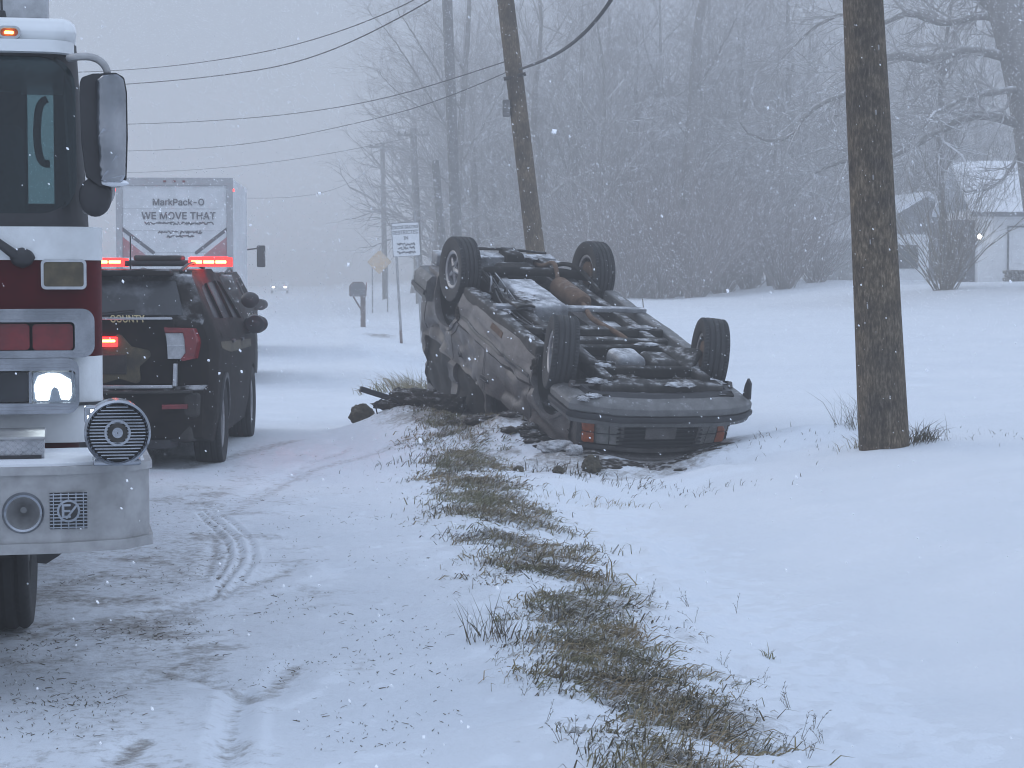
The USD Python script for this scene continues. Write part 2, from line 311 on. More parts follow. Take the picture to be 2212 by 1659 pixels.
def marks(x, y):
    from scipy.spatial import cKDTree
    dz = np.zeros_like(x); dirt = np.zeros_like(x); q = np.stack([x, y], -1)
    for pts, w, dep, dd in MARKS:
        k = cKDTree(curve(np.c_[pts, 0 * pts[:, 0]], 400)[:, :2]); d, _ = k.query(q, distance_upper_bound=w * 4 + .05)
        g = np.where(np.isfinite(d), np.exp(-np.minimum(d, 9) ** 2 / w ** 2), 0)
        rim = np.where(np.isfinite(d), np.exp(-(np.minimum(d, 9) - 1.9 * w) ** 2 / (w * .8) ** 2), 0)
        dz += -dep * g + dep * .5 * rim; dirt = np.maximum(dirt, dd * g)
    return dz, dirt
def snow_look(name):
    usdkit.material(stage, f'{LK}/{name}', {
        'g': ('geometry', {}), 'a': ('attribute', {'attribute': 'dirt'}),
        'n': ('noise_texture', {'scale': 16., 'detail': 8., 'roughness': .75}), 'n2': ('noise_texture', {'scale': 1.1, 'detail': 4.}),
        'n3': ('noise_texture', {'scale': 55., 'detail': 4., 'roughness': .7}),
        'ad': ('math', {'math_type': 'multiply_add', 'value2': .95}), 'sc': ('math', {'math_type': 'multiply', 'value2': 1.0}),
        'mr': ('map_range', {'range_type': 'smoothstep', 'from_min': .70, 'from_max': 1.05, 'to_min': 0., 'to_max': 1.}),
        'sp': ('map_range', {'range_type': 'smoothstep', 'from_min': .67, 'from_max': .76, 'to_min': 0., 'to_max': .5}),
        'spm': ('math', {'math_type': 'multiply'}), 'spd': ('map_range', {'from_min': .12, 'from_max': .36, 'to_min': 0., 'to_max': 1., 'clamp': True}),
        'mx0': ('math', {'math_type': 'maximum'}),
        'c0': ('rgb_ramp', {'ramp': [(.3, (.68, .725, .78)), (.7, (.73, .77, .82))]}),
        'c1': ('rgb_ramp', {'ramp': [(.35, (.17, .16, .15)), (.65, (.36, .345, .33))]}),
        'm': ('mix_color', {}), 'b': ('bump', {'strength': .8, 'distance': .016}), 'b2': ('bump', {'strength': .6, 'distance': .006}),
        'p': ('principled_bsdf', {'roughness': .75, 'specular_ior_level': .3})},
        [('g.position', 'n.vector'), ('g.position', 'n2.vector'), ('g.position', 'n3.vector'), ('n.fac', 'ad.value1'), ('a.fac', 'ad.value3'), ('ad.value', 'mr.value'),
         ('n3.fac', 'sp.value'), ('a.fac', 'spd.value'), ('sp.result', 'spm.value1'), ('spd.result', 'spm.value2'), ('mr.result', 'mx0.value1'), ('spm.value', 'mx0.value2'),
         ('n2.fac', 'c0.fac'), ('n3.fac', 'c1.fac'), ('mx0.value', 'm.fac'), ('c0.color', 'm.a'), ('c1.color', 'm.b'), ('m.result', 'p.base_color'),
         ('n3.fac', 'b2.height'), ('n.fac', 'b.height'), ('b2.normal', 'b.normal'), ('b.normal', 'p.normal')], surface='p.BSDF')
snow_look('snow_ground'); snow_look('snow_road')
def sheet(name, ts, ys, mat_):
    T, Y = np.meshgrid(ts, ys); X = T - SL * Y
    x, y, t = X.ravel(), Y.ravel(), T.ravel()
    z = ground_z(x, y); dz, dirt = marks(x, y); z = z + dz
    p = np.stack([x, y, 0 * x], -1)
    f1 = meshkit.fbm(p * .8, 4, 31); f2 = meshkit.fbm(p * 3.1, 4, 37)
    road_ = (1 - sst(-.1, 1.3, t)); near = np.exp(-np.maximum(y - 9, 0) / 28.)
    lanes = np.exp(-((t + .75) / .28) ** 2) + np.exp(-((t + 2.3) / .28) ** 2) + np.exp(-((t + 4.4) / .3) ** 2) + np.exp(-((t + 6.1) / .3) ** 2)
    base = .17 * road_ * near + .10 * lanes * sst(.42, .62, f1) * road_ * near + .16 * road_ * sst(.52, .74, f2) * near
    base = base + .14 * np.exp(-((t + 1.2) / 1.0) ** 2) * np.exp(-((y - 12.5) / 4.) ** 2)
    verge = np.exp(-((t - 1.55) / .38) ** 2) * (1 - sst(21, 26, y)); base = np.maximum(base, .40 * verge * sst(.40, .6, f2))
    flank = np.exp(-(((x + .3) * .66 + (y - 20.4) * .75) / .5) ** 2 - (((x + .3) * .75 - (y - 20.4) * .66) / 1.4) ** 2); base = np.maximum(base, .85 * flank * sst(.2, .5, f2))
    churn = np.exp(-(((x - .9) / 1.5) ** 2 + ((y - 19.2) / 1.6) ** 2)); base = np.maximum(base, .62 * churn * sst(.3, .55, f2))
    churn2 = np.exp(-(((x + .75) / .9) ** 2 + ((y - 21.6) / .9) ** 2)); base = np.maximum(base, .6 * churn2)
    bank = np.exp(-(((x + 3.9) / .7) ** 2 + ((y - 59.5) / 1.5) ** 2)); base = np.maximum(base, .5 * bank)
    dirt = np.maximum(dirt, base)
    n = len(ts); i = (np.arange(len(ys) - 1)[:, None] * n + np.arange(n - 1)[None]).ravel()
    f = np.stack([i, i + 1, i + n + 1, i + n], 1)
    m = mk(None, name, (np.stack([x, y, z], 1), f), mat_, True)
    UsdGeom.PrimvarsAPI(m).CreatePrimvar('dirt', Sdf.ValueTypeNames.FloatArray, 'vertex').Set(Vt.FloatArray.FromNumpy(dirt.astype(np.float32)))
    tag(m, kind='structure'); return m
ys = np.r_[np.linspace(-18, 3.9, 30), np.geomspace(4, 10, 230), np.linspace(10.03, 15.2, 230), np.geomspace(15.25, 30, 180), np.geomspace(30.2, 400, 260)]
sheet('road', np.r_[np.linspace(-9, -3.2, 40), np.linspace(-3.15, -1.25, 64), np.linspace(-1.23, .4, 92)], ys, 'snow_road')
sheet('ground', np.r_[np.linspace(.4, 5.2, 161), np.linspace(5.25, 12, 50), np.geomspace(12.4, 150, 60)], ys, 'snow_ground')
sheet('field', np.r_[-np.geomspace(140, 9.3, 40), -9.], ys[::2], 'snow_ground')

# haze of blowing snow: one closed box round everything, the sky outside it
usdkit.material(stage, f'{LK}/haze_look', {'v': ('principled_volume', {'color': (1., 1., 1.), 'density': HAZE, 'anisotropy': .0})}, [], volume='v.volume')
tag(mk(None, 'haze', box(-210, 175, -24, 405, -2.5, 20.5), 'haze_look'), 'thin even haze of blowing snow over the whole scene', 'haze', kind='stuff')

# ---------------------------------------------------------------- wheels
def tyre_mesh(R_, w, rim, n=64, tread=True, grooves=4):
    """a tyre round the y axis, with grooves round it and blocks on its shoulders"""
    h = w / 2; prof = [(rim, -h * .72), (rim + .02, -h * .86), (R_ * .86, -h), (R_ * .945, -h * .97), (R_ * .985, -h * .86)]
    xs = np.linspace(-h * .8, h * .8, grooves * 4 + 1)
    for i, x in enumerate(xs):
        prof.append((R_ - (.012 if i % 4 == 2 else 0) - .006 * (x / h) ** 2, x))
    prof += [(R_ * .985, h * .86), (R_ * .945, h * .97), (R_ * .86, h), (rim + .02, h * .86), (rim, h * .72), (rim - .03, 0), (rim, -h * .72)]
    prof = np.array(prof); m = len(prof)
    ang = np.arange(n * 2) / (n * 2) * 2 * np.pi
    rr = np.repeat(prof[None, :, 0], len(ang), 0); yy = np.repeat(prof[None, :, 1], len(ang), 0)
    if tread:
        sh = (np.abs(prof[:, 1]) > h * .55) & (prof[:, 0] > R_ * .97)
        rr[np.ix_(np.arange(len(ang)) % 2 == 0, sh)] -= .010
    v = np.stack([rr * np.cos(ang)[:, None], yy, rr * np.sin(ang)[:, None]], -1).reshape(-1, 3)
    i, j = np.meshgrid(np.arange(len(ang)), np.arange(m - 1), indexing='ij'); i2 = (i + 1) % len(ang)
    f = np.stack([i * m + j, i * m + j + 1, i2 * m + j + 1, i2 * m + j], -1).reshape(-1, 4)
    t = trimesh.Trimesh(v, np.vstack([f[:, [0, 1, 2]], f[:, [0, 2, 3]]]), process=False)
    if t.volume < 0: t.invert()
    return t
def rim_mesh(rim, w, out, spokes=5):
    """a wheel round the y axis whose outer face looks to +y when out = 1"""
    h = w / 2
    barrel = lathe([(rim - .005, -h * .75), (rim - .025, -h * .7), (rim - .03, h * .7), (rim - .005, h * .8), (rim + .008, h * .74), (rim + .008, -h * .74), (rim - .005, -h * .75)], 'y', 40)
    disc = lathe([(.001, h * .42), (.06, h * .45), (rim * .45, h * .3), (rim - .03, h * .22), (rim - .03, h * .14), (.001, h * .2)], 'y', 40)
    hub = lathe([(.001, h * .62), (.035, h * .6), (.04, h * .4)], 'y', 16)
    bits = [barrel, disc, hub]
    for k in range(spokes):
        a = k * 2 * np.pi / spokes
        s = tube([[.04 * np.cos(a), h * .45, .04 * np.sin(a)], [(rim - .03) * np.cos(a), h * .38, (rim - .03) * np.sin(a)]], [.032, .022], 6); bits.append(s)
        b = a + np.pi / spokes
        bits.append(moved(lathe([(.001, h * .55), (.01, h * .55), (.011, h * .3)], 'y', 8), .075 * np.cos(b), 0, .075 * np.sin(b)))
    m = cat(*bits)
    if out < 0: m = moved(m, rot=np.diag([1, -1, 1.])); m.invert()
    return m
def wheel(parent, x, y, z, R_, w, rim, out, steer=0., rimmat='alloy', rub='rubber', name='wheel', axis='y', drum=True):
    a = Ro.from_euler('z', steer).as_matrix()
    if axis == 'x': a = Ro.from_euler('z', -np.pi / 2).as_matrix() @ a
    put = lambda m: moved(m, x, y, z, a)
    t = mk(parent, name, put(tyre_mesh(R_, w, rim)), rub, 35)
    mk(t, 'rim', put(rim_mesh(rim, w, out)), rimmat, 40)
    if drum: mk(t, 'brake_drum', put(moved(lathe([(.001, -.06), (.12, -.06), (.13, -.03), (.13, .03), (.001, .03)], 'y', 24), 0, -out * w * .2, 0)), 'rust', 40)
    return t

# ---------------------------------------------------------------- the overturned van (built upright, x forward, y to its left, then turned over)
VM = np.eye(4)
VM[:3, :3] = (Ro.from_euler('z', np.radians(-68.08)) * Ro.from_euler('y', np.radians(15.93)) * Ro.from_euler('x', np.pi + np.radians(-1.54))).as_matrix()
VM[:3, 3] = (.697, 20.765, 1.448)
van = xf('overturned_van', label='grey van lying upside down on its roof in the snowy ditch', cat='van', matrix=VM)
DENTS = [(1.75, .9, .92, .34, .10), (1.2, .9, .98, .26, .07), (.25, .9, 1.02, .30, .07), (-1.1, .9, .98, .25, .05), (2.2, .55, .86, .25, .05), (-1.9, .9, .9, .3, .05), (.6, .9, .75, .3, -.015), (2.2, -.6, .9, .3, .06), (1.0, .92, .42, .15, .03), (-2.0, .9, .52, .22, .04), (.55, .9, .86, .16, .045), (-.6, .9, .84, .2, .05), (-.75, .95, .45, .2, .03), (1.85, .9, .62, .16, .05), (.35, .95, .40, .18, -.02), (-1.75, .9, 1.0, .22, .06), (2.2, .1, .5, .3, .03), (-.3, .9, .68, .1, .02)]
def shape(v):
    v = np.array(v, float); x, y, z = v[:, 0].copy(), v[:, 1].copy(), v[:, 2].copy()
    w = np.interp(z, [.2, .32, .55, .85, 1.08, 1.5, 1.85], [.92, .965, 1.0, 1.0, .975, .87, .78])
    w = w * (1 - .13 * np.clip((x - 1.55) / .7, 0, 1) ** 2.2 - .10 * np.clip((-x - 1.9) / .6, 0, 1) ** 2)
    bow = np.clip(np.abs(y) / .9, 0, 1) ** 2.2
    x = x - np.where(x > 1.9, .14 * bow, 0) + np.where(x < -2.2, .12 * bow, 0)
    v2 = np.stack([x, y * w, z], 1)
    for a, b, c, r, d in DENTS:
        g = np.exp(-((v2 - [a, b, c]) ** 2).sum(1) / r ** 2)
        v2 += g[:, None] * d * np.array([-.3 if abs(a) > 2 else 0, -np.sign(b), -.25])
    n = np.stack([meshkit.fbm(v2 * 3.2 + k * 17.3, 3, 40 + k) - .5 for k in range(3)], 1)
    rg = 1 - np.abs(2 * meshkit.fbm(v2 * [1.7, 2.2, 2.6] + 9.1, 3, 57) - 1); rg = np.clip((rg - .72) / .28, 0, 1) ** 1.5
    v2[:, 1] -= np.sign(v2[:, 1]) * np.clip((np.abs(v2[:, 1]) - .6) / .2, 0, 1) * (.055 * rg - .012) * np.clip((v2[:, 2] - .3) / .3, .2, 1)
    crush = .022 + .08 * np.clip((v2[:, 2] - .8) / .5, 0, 1)
    return v2 + n * crush[:, None] * [1, 1, .8]
def shaped(m, ref_=.07):
    m = m.refine_to_length(ref_) if hasattr(m, 'refine_to_length') else m
    t = tm(m); return trimesh.Trimesh(shape(t.vertices), t.faces, process=False)
HW = .90
side = Polygon([(2.10, .36), (2.20, .44), (2.21, .74), (2.16, .88), (1.9, .96), (1.25, 1.06), (-2.42, 1.08), (-2.5, .85), (-2.5, .46), (-2.42, .33), (-1.9, .30), (1.2, .29), (1.9, .31)])
shell = prism(side, -HW, HW)
def cyl_y(x, z, r, y0, y1, n=40): return Manifold.cylinder(y1 - y0, r, r, n).rotate([-90, 0, 0]).translate([x, y0, z])
for sx in (1.43, -1.43):
    for y0, y1 in ((.50, 1.0), (-1.0, -.50)):
        shell -= cyl_y(sx, .36, .405, y0, y1) + box(sx - .405, sx + .405, y0, y1, .1, .36)
shell -= box(.95, 2.0, -.46, .46, .1, .72)                            # engine bay seen from below
shell -= box(-1.15, .8, -.15, .15, .1, .40)                           # tunnel
shell -= box(-2.2, -1.25, -.44, .44, .1, .50)                         # rear axle bay
shell -= box(-1.15, .85, .30, .70, .1, .325) + box(-1.15, .85, -.70, -.30, .1, .325)
shell -= box(2.12, 2.4, -.46, .46, .58, .84)                          # grille opening
shell -= box(2.12, 2.4, .50, .99, .60, .84) + box(2.12, 2.4, -.99, -.50, .60, .84)
doors = {}
front_poly = Polygon([(.98, .62), (1.02, .8), (.95, 1.2), (-.13, 1.2), (-.13, .62)])
slide_poly = Polygon([(-.16, .62), (-.16, 1.2), (-1.20, 1.2), (-1.2, .80), (-1.0, .62)])
for nm, pl in (('front_door', front_poly), ('sliding_door', slide_poly)):
    doors[nm] = shell ^ prism(pl.buffer(-.006), HW - .12, 1.0)
    shell -= prism(pl.buffer(.006), HW - .115, 1.0)
shell -= box(-2.9, 1.02, HW - .018, 1.0, .600, .612) - cyl_y(-1.43, .36, .42, .4, 1.1)   # seam above the lower cladding
shell -= box(-2.12, -2.10, HW - .02, 1.0, .612, 1.0)
body = mk(van, 'body', shaped(shell, .045), 'van_paint', 32)
for nm in doors:
    d = mk(van, nm, shaped(doors[nm], .045), 'van_paint', 32)
    hx = -.06 if nm == 'front_door' else -1.05
    hx0 = hx - .13 if nm == 'front_door' else hx
    pocket = rbox(hx0 - .02, hx0 + .15, HW - .012, HW + .006, .895, .955, .008)
    hand = rbox(hx0, hx0 + .13, HW + .004, HW + .024, .93, .95, .008)
    mk(d, 'handle_recess', shaped(pocket, .03), 'black_plastic', 30); mk(d, 'handle', shaped(hand, .03), 'black_plastic', 30)
    if nm == 'front_door': mk(d, 'side_mirror', shaped(rbox(.72, .93, HW + .0, HW + .17, 1.06, 1.2, .03), .05), 'black_plastic', 30)
# lower cladding between the wheels
clad = prism(Polygon([(-1.02, .27), (1.02, .26), (1.04, .42), (1.0, .595), (-.98, .595), (-1.06, .40)]).buffer(-.02).buffer(.02), HW - .01, HW + .022)
mk(van, 'side_cladding', shaped(clad, .07), 'cladding', 30)
mk(van, 'side_cladding', shaped(clad.mirror([0, 1, 0]), .07), 'cladding', 30)
strip_ = rbox(-.98, 1.0, HW + .02, HW + .034, .50, .535, .006)
mk(van, 'rub_strip', shaped(strip_, .08), 'black_plastic', 30)
mk(van, 'cladding_scar', shaped(rbox(-.1, .25, HW + .015, HW + .03, .31, .37, .006), .05), 'rust', 30)
# arches: liners and flares
for sx in (1.43, -1.43):
    for sy in (1, -1):
        a = np.linspace(np.radians(-12), np.radians(192), 22)
        lin = np.array([[sx + .398 * np.cos(q), .36 + .398 * np.sin(q)] for q in a]); inn = np.array([[sx + .392 * np.cos(q), .36 + .392 * np.sin(q)] for q in a[::-1]])
        mk(van, 'arch_liner', prism(Polygon(np.vstack([lin, inn])), *((.505, .83) if sy > 0 else (-.83, -.505))), 'underbody', 30)
        fl = np.array([[sx + .440 * np.cos(q), .36 + .430 * np.sin(q)] for q in a]); fi = np.array([[sx + .398 * np.cos(q), .36 + .398 * np.sin(q)] for q in a[::-1]])
        mk(van, 'arch_flare', shaped(prism(Polygon(np.vstack([fl, fi])), *((HW - .03, HW + .018) if sy > 0 else (-HW - .018, -HW + .03))), .07), 'van_paint', 30)
# greenhouse, crushed: roof, pillars, panes
def pillar(x0, x1, xa, xb, y=1):
    pts = [(x0, 1.06), (x1, 1.06), (xb, 1.62), (xa, 1.62)]
    m = prism(Polygon(pts), HW - .06, HW); m = m if y > 0 else m.mirror([0, 1, 0])
    return shaped(m, .06)
for s in (1, -1):
    for p in ((1.28, 1.2, .62, .52), (-.08, -.2, -.12, -.26), (-1.12, -1.24, -1.1, -1.24), (-2.42, -2.12, -2.3, -2.08)): mk(van, 'pillar', pillar(*p, s), 'van_paint', 30)
    mk(van, 'rear_side_window', shaped(prism(Polygon([(-1.26, 1.09), (-2.1, 1.09), (-2.06, 1.6), (-1.26, 1.6)]), HW - .035, HW - .028) if s > 0 else prism(Polygon([(-1.26, 1.09), (-2.1, 1.09), (-2.06, 1.6), (-1.26, 1.6)]), -HW + .028, -HW + .035), .08), 'muddy_glass', 30)
    wp = Polygon([(-.22, 1.09), (-1.1, 1.09), (-1.08, 1.5), (-.9, 1.36), (-.6, 1.6), (-.26, 1.5)])
    mk(van, 'broken_side_window', shaped(prism(wp, *((HW - .035, HW - .028) if s > 0 else (-HW + .028, -HW + .035))), .08), 'muddy_glass', 30)
roof = prism(Polygon([(.62, 1.60), (.5, 1.68), (-.4, 1.76), (-2.2, 1.76), (-2.38, 1.68), (-2.36, 1.60), (-1.5, 1.62), (0, 1.62)]), -HW, HW)
mk(van, 'roof', shaped(roof, .08), 'van_paint', 30)
mk(van, 'tailgate_window', shaped(prism(Polygon([(-2.44, 1.1), (-2.42, 1.1), (-2.36, 1.6), (-2.38, 1.6)]), -.78, .78), .1), 'muddy_glass', 30)
mk(van, 'torn_trim', shaped(prism(Polygon([(.5, 1.1), (.62, 1.0), (.75, 1.45), (.6, 1.55)]), HW - .03, HW + .05), .05), 'cladding', 30)
mk(van, 'seat', shaped(cat(rbox(-.3, .25, .1, .7, 1.02, 1.18, .05), rbox(-.35, -.2, .1, .7, 1.1, 1.5, .05)), .1), 'cloth', 30)
# bumpers, swept round their corners
def sweep_bumper(sec, x0, half, back, depth, sgn=1, n=40):
    ys_ = np.r_[np.linspace(-half, half, n)]
    u = np.abs(ys_) / half
    xs = x0 - depth * u ** 2.6
    path = np.c_[xs, ys_]
    L = [[xs[0] - back, -half - .012]] + path.tolist() + [[xs[-1] - back, half + .012]]
    L = np.array(L); t = np.gradient(L, axis=0); t /= np.linalg.norm(t, axis=1, keepdims=True); nrm = np.c_[t[:, 1], -t[:, 0]]
    sec = np.array(sec); v = np.array([[p[0] + q[0] * a, p[1] + q[1] * a, z] for p, q in zip(L, nrm) for a, z in sec])
    v[:, 0] *= sgn
    k = len(sec); f = []
    for i in range(len(L) - 1):
        for j in range(k):
            a, b = i * k + j, i * k + (j + 1) % k
            f += [[a, b, b + k], [a, b + k, a + k]]
    for e, o in ((0, 1), ((len(L) - 1) * k, -1)):
        for j in range(1, k - 1): f.append([e, e + j + 1, e + j][::o] if True else None)
    m = trimesh.Trimesh(v, np.array(f), process=False)
    if m.volume < 0: m.invert()
    return m
def dent(m, amp=.012):
    v = m.vertices.copy()
    n = np.stack([meshkit.fbm(v * 3.5 + 5.1 * k, 3, 60 + k) - .5 for k in range(3)], 1)
    return trimesh.Trimesh(v + n * 2 * amp * [1, .4, 1], m.faces, process=False)
bump_sec = [(-.16, .335), (-.03, .335), (.05, .37), (.075, .40), (.075, .455), (.06, .462), (.06, .528), (.07, .535), (.055, .575), (-.02, .595), (-.16, .595)]
fb = mk(van, 'front_bumper', dent(sweep_bumper(bump_sec, 2.26, .875, .42, .16)), 'van_bumper', 30)
mk(fb, 'rub_strip', dent(sweep_bumper([(.05, .468), (.088, .472), (.093, .495), (.088, .520), (.05, .524)], 2.26, .878, .42, .16)), 'black_plastic', 30)
mk(fb, 'torn_flap', dent(moved(cat(prism(Polygon([(2.02, .36), (2.16, .35), (2.13, .20), (2.07, .17), (2.03, .25)]), -.905, -.885)))), 'black_plastic')
mk(van, 'air_dam', dent(sweep_bumper([(-.10, .30), (-.06, .30), (-.01, .36), (-.12, .36)], 2.22, .80, .2, .14), .02), 'black_plastic', 30)
rb = mk(van, 'rear_bumper', dent(sweep_bumper([(-.16, .36), (.0, .36), (.055, .42), (.06, .58), (.03, .64), (-.16, .64)], 2.53, .875, .45, .13, -1), .02), 'van_bumper', 30)
mk(rb, 'rub_strip', dent(sweep_bumper([(.04, .52), (.075, .525), (.078, .57), (.04, .575)], 2.53, .88, .45, .13, -1), .02), 'black_plastic', 30)
# lights and grille
for s in (1, -1):
    b = lambda y0, y1, z0, z1, x=2.2, d=.035, r=.012: shaped(rbox(x - d, x, *sorted((s * y0, s * y1)), z0, z1, r), .06)
    hl = mk(van, 'headlight', b(.50, .745, .615, .825, 2.195), 'lens_dull', 30)
    mk(hl, 'lens_divider', b(.50, .745, .715, .722, 2.203, .02, .003), 'black_plastic')
    mk(hl, 'lens_divider', b(.615, .621, .62, .82, 2.202, .02, .003), 'black_plastic')
    mk(van, 'turn_lamp', b(.755, .86, .615, .712, 2.185, .05), 'lens_amber', 30)
    mk(van, 'turn_lamp', b(.755, .86, .722, .825, 2.185, .05), 'lens_amber', 30)
gr = mk(van, 'grille', shaped(box(2.125, 2.14, -.45, .45, .585, .835), .08), 'black_plastic', 30)
for z in np.linspace(.615, .81, 6): mk(gr, 'grille_bar', dent(moved(rbox(2.14, 2.165, -.44, .44, z - .007, z + .007, .004).refine_to_length(.1)), .02), 'black_plastic', 30)
mk(gr, 'license_plate_holder', dent(moved(rbox(2.165, 2.18, -.16, .16, .63, .74, .006).refine_to_length(.1)), .01), 'cladding', 30)
mk(gr, 'radiator', shaped(box(2.03, 2.06, -.44, .44, .58, .84), .1), 'under_steel')
mk(van, 'bonnet_edge', shaped(rbox(1.5, 2.19, -.80, .80, .92, .97, .02), .08), 'van_paint', 30)
# underside
U = lambda name, m, mat_='underbody', sm=30, par=None: mk(par or van, name, m, mat_, sm)
rough = lambda m, a=.012: dent(tm(m.refine_to_length(.06) if hasattr(m, 'refine_to_length') else m), a)
for s in (1, -1):
    U('sill', rough(rbox(-1.02, 1.04, *sorted((s * .74, s * .875)), .20, .32, .02)), 'van_bumper' if s < 0 else 'under_steel')
    U('frame_rail', rough(rbox(-2.35, 1.95, *sorted((s * .46, s * .56)), .19, .32, .015)), 'under_steel')
U('fuel_tank', rough(rbox(-1.18, -.12, .04, .44, .13, .34, .05), .018), 'galvanised')
mf = U('muffler', rough(moved(lathe([(.001, -.36), (.09, -.35), (.115, -.3), (.115, .3), (.09, .35), (.001, .36)], 'x', 24).subdivide(), -.86, -.28, .22), .012), 'rust')
U('exhaust_pipe', tube(curve([(1.2, -.1, .28), (.7, -.2, .2), (.1, -.12, .19), (-.3, -.22, .2), (-.55, -.28, .22)], 26), .028, 10), 'rust', True, mf)
U('exhaust_pipe', tube(curve([(-1.2, -.28, .22), (-1.5, -.34, .06), (-1.9, -.42, .17), (-2.4, -.45, .24)], 26), .026, 10), 'rust', True, mf)
U('cross_member', rough(rbox(-.26, -.17, -.86, .84, .155, .205, .012)), 'galvanised')
U('cross_member', rough(rbox(.38, .50, -.74, .74, .18, .26, .015)), 'under_steel')
U('cross_member', rough(rbox(.82, .92, -.6, .6, .16, .26, .02)), 'under_steel')
U('floor_rib', rough(rbox(-.1, .35, .30, .68, .27, .31, .02)), 'under_steel'); U('floor_rib', rough(rbox(-.1, .35, -.68, -.30, .27, .31, .02)), 'galvanised')
U('floor_rib', rough(rbox(.52, .8, -.68, -.3, .27, .31, .02)), 'under_steel')
U('subframe', rough(cat(rbox(1.02, 1.12, -.58, .58, .17, .27, .02).refine_to_length(.06), rbox(1.62, 1.72, -.58, .58, .19, .29, .02).refine_to_length(.06))), 'underbody')
U('engine_block', rough(rbox(1.2, 1.66, -.38, .12, .3, .66, .05), .03), 'under_steel')
U('transmission_pan', rough(rbox(1.16, 1.5, -.10, .20, .155, .34, .06), .015), 'galvanised'); U('oil_pan', rough(rbox(1.2, 1.58, -.42, -.14, .17, .34, .05), .02), 'under_steel')
U('radiator_support', rough(rbox(1.88, 2.06, -.66, .62, .24, .34, .03), .02), 'under_steel'); U('splash_shield', rough(rbox(1.72, 2.12, -.74, .74, .315, .335, .008), .03), 'underbody')
for s in (1, -1):
    U('lower_control_arm', rough(Manifold.batch_hull([Manifold.sphere(r, 14).translate(p) for p, r in (((1.1, s * .46, .2), .04), ((1.66, s * .46, .22), .04), ((1.43, s * .66, .13), .045))]), .01), 'under_steel')
    U('drive_shaft', tube([(1.38, s * .1, .27), (1.4, s * .35, .24), (1.43, s * .66, .2)], [.02, .02, .024], 10), 'under_steel', True)
    U('shaft_boot', moved(lathe([(.001, -.05), (.05, -.045), (.035, -.02), (.046, 0), (.03, .02), (.04, .035), (.001, .05)], 'y', 16), 1.43, s * .6, .2), 'rubber', 40)
    U('suspension_strut', tube([(1.43, s * .62, .2), (1.38, s * .56, .7)], .035, 10), 'under_steel', True)
    U('leaf_spring', tube(curve([(-.82, s * .60, .17), (-1.15, s * .6, .11), (-1.43, s * .6, .085), (-1.8, s * .6, .13), (-2.1, s * .6, .24)], 20), .026, 6), 'underbody')
    U('shock_absorber', tube([(-1.5, s * .5, .13), (-1.75, s * .42, .45)], .028, 10), 'under_steel', True)
U('rear_axle', tube([(-1.43, -.72, .17), (-1.43, -.4, .13), (-1.43, .4, .13), (-1.43, .72, .17)], .05, 12), 'underbody', True)
U('spare_wheel_tray', rough(rbox(-2.2, -1.66, -.36, .1, .22, .34, .06), .02), 'underbody'); U('rear_valance', rough(rbox(-2.5, -2.3, -.72, .72, .2, .34, .02), .02), 'galvanised')
U('rear_cross_bar', tube([(-2.46, .35, .155), (-2.44, -.2, .15), (-2.40, -.62, .17)], [.018, .016, .014], 8), 'under_steel', True)
U('hitch_block', rough(rbox(-2.52, -2.2, -.28, -.08, .14, .30, .03), .02), 'underbody')
U('tow_loop', moved(trimesh.creation.torus(.055, .011, 24, 8), -2.46, .26, .15, Ro.from_euler('x', 90, degrees=True).as_matrix() @ Ro.from_euler('y', 20, degrees=True).as_matrix()), 'black_plastic', True)
for k, yy in enumerate((.50, .58, .62)):
    U('brake_line', tube(curve([(1.0, yy - .1, .2), (.4, yy, .225), (-.4, yy + .03 * k, .2), (-1.0, yy - .06, .16), (-1.5, yy - .12, .14)], 30), .009, 6), 'galvanised' if k == 0 else 'black_plastic', True)
U('hanging_cable', tube(curve([(-.5, .55, .2), (-.62, .56, .1), (-.74, .52, .13), (-.82, .5, .24)], 16), .012, 6), 'black_plastic', True)
U('hanging_cable', tube(curve([(-.9, .62, .22), (-1.0, .6, .08), (-1.1, .55, .16), (-1.0, .48, .2)], 16), .012, 6), 'galvanised', True)
U('torn_shield', rough(rbox(-.42, -.05, .46, .66, .13, .16, .01), .07), 'under_steel')
for sy in (1, -1):
    wheel(van, 1.43, sy * .79, .33 - .19, .36, .255, .20, sy, steer=.29)
    wheel(van, -1.43, sy * .78, .33 - .20, .355, .235, .20, sy)

Rv = np.random.default_rng(41)
for k, (x, y, z, r, q) in enumerate(((-1.15, .72, .33, .10, (1.2, .8, .5)), (-1.02, .62, .29, .08, (1.4, .8, .5)), (-.45, .40, .13, .12, (1.5, 1., .3)), (-.2, .72, .2, .09, (1.6, .6, .4)), (.75, .82, .2, .07, (1.5, .5, .4)), (1.95, .62, .24, .09, (.9, 1.3, .4)), (2.05, -.2, .24, .10, (.7, 1.8, .3)), (1.9, -.62, .26, .09, (1., 1.2, .4)),
        (1.66, .45, .18, .07, (.8, 1.3, .4)), (1.05, -.3, .16, .08, (.7, 1.8, .3)), (.45, -.5, .17, .09, (.7, 1.7, .3)), (-2.3, -.35, .19, .11, (.8, 1.8, .3)), (-2.25, .35, .19, .12, (.8, 1.5, .3)), (-2.1, -.6, .2, .09, (1., 1.1, .4)), (2.12, .72, .33, .07, (.9, 1.3, .5)), (2.2, .86, .33, .06, (1.1, 1., .6)), (-.7, -.8, .2, .07, (2., .5, .3)), (.2, -.8, .2, .06, (2., .5, .3)), (-1.75, .8, .36, .08, (1., .5, .7)))):
    mk(van, 'packed_snow', moved(lumpy(r * .8, 4, .75, 3.4, 70 + k, (q[0], q[1], q[2] * .55)), x, y, z), 'dirty_snow', True)
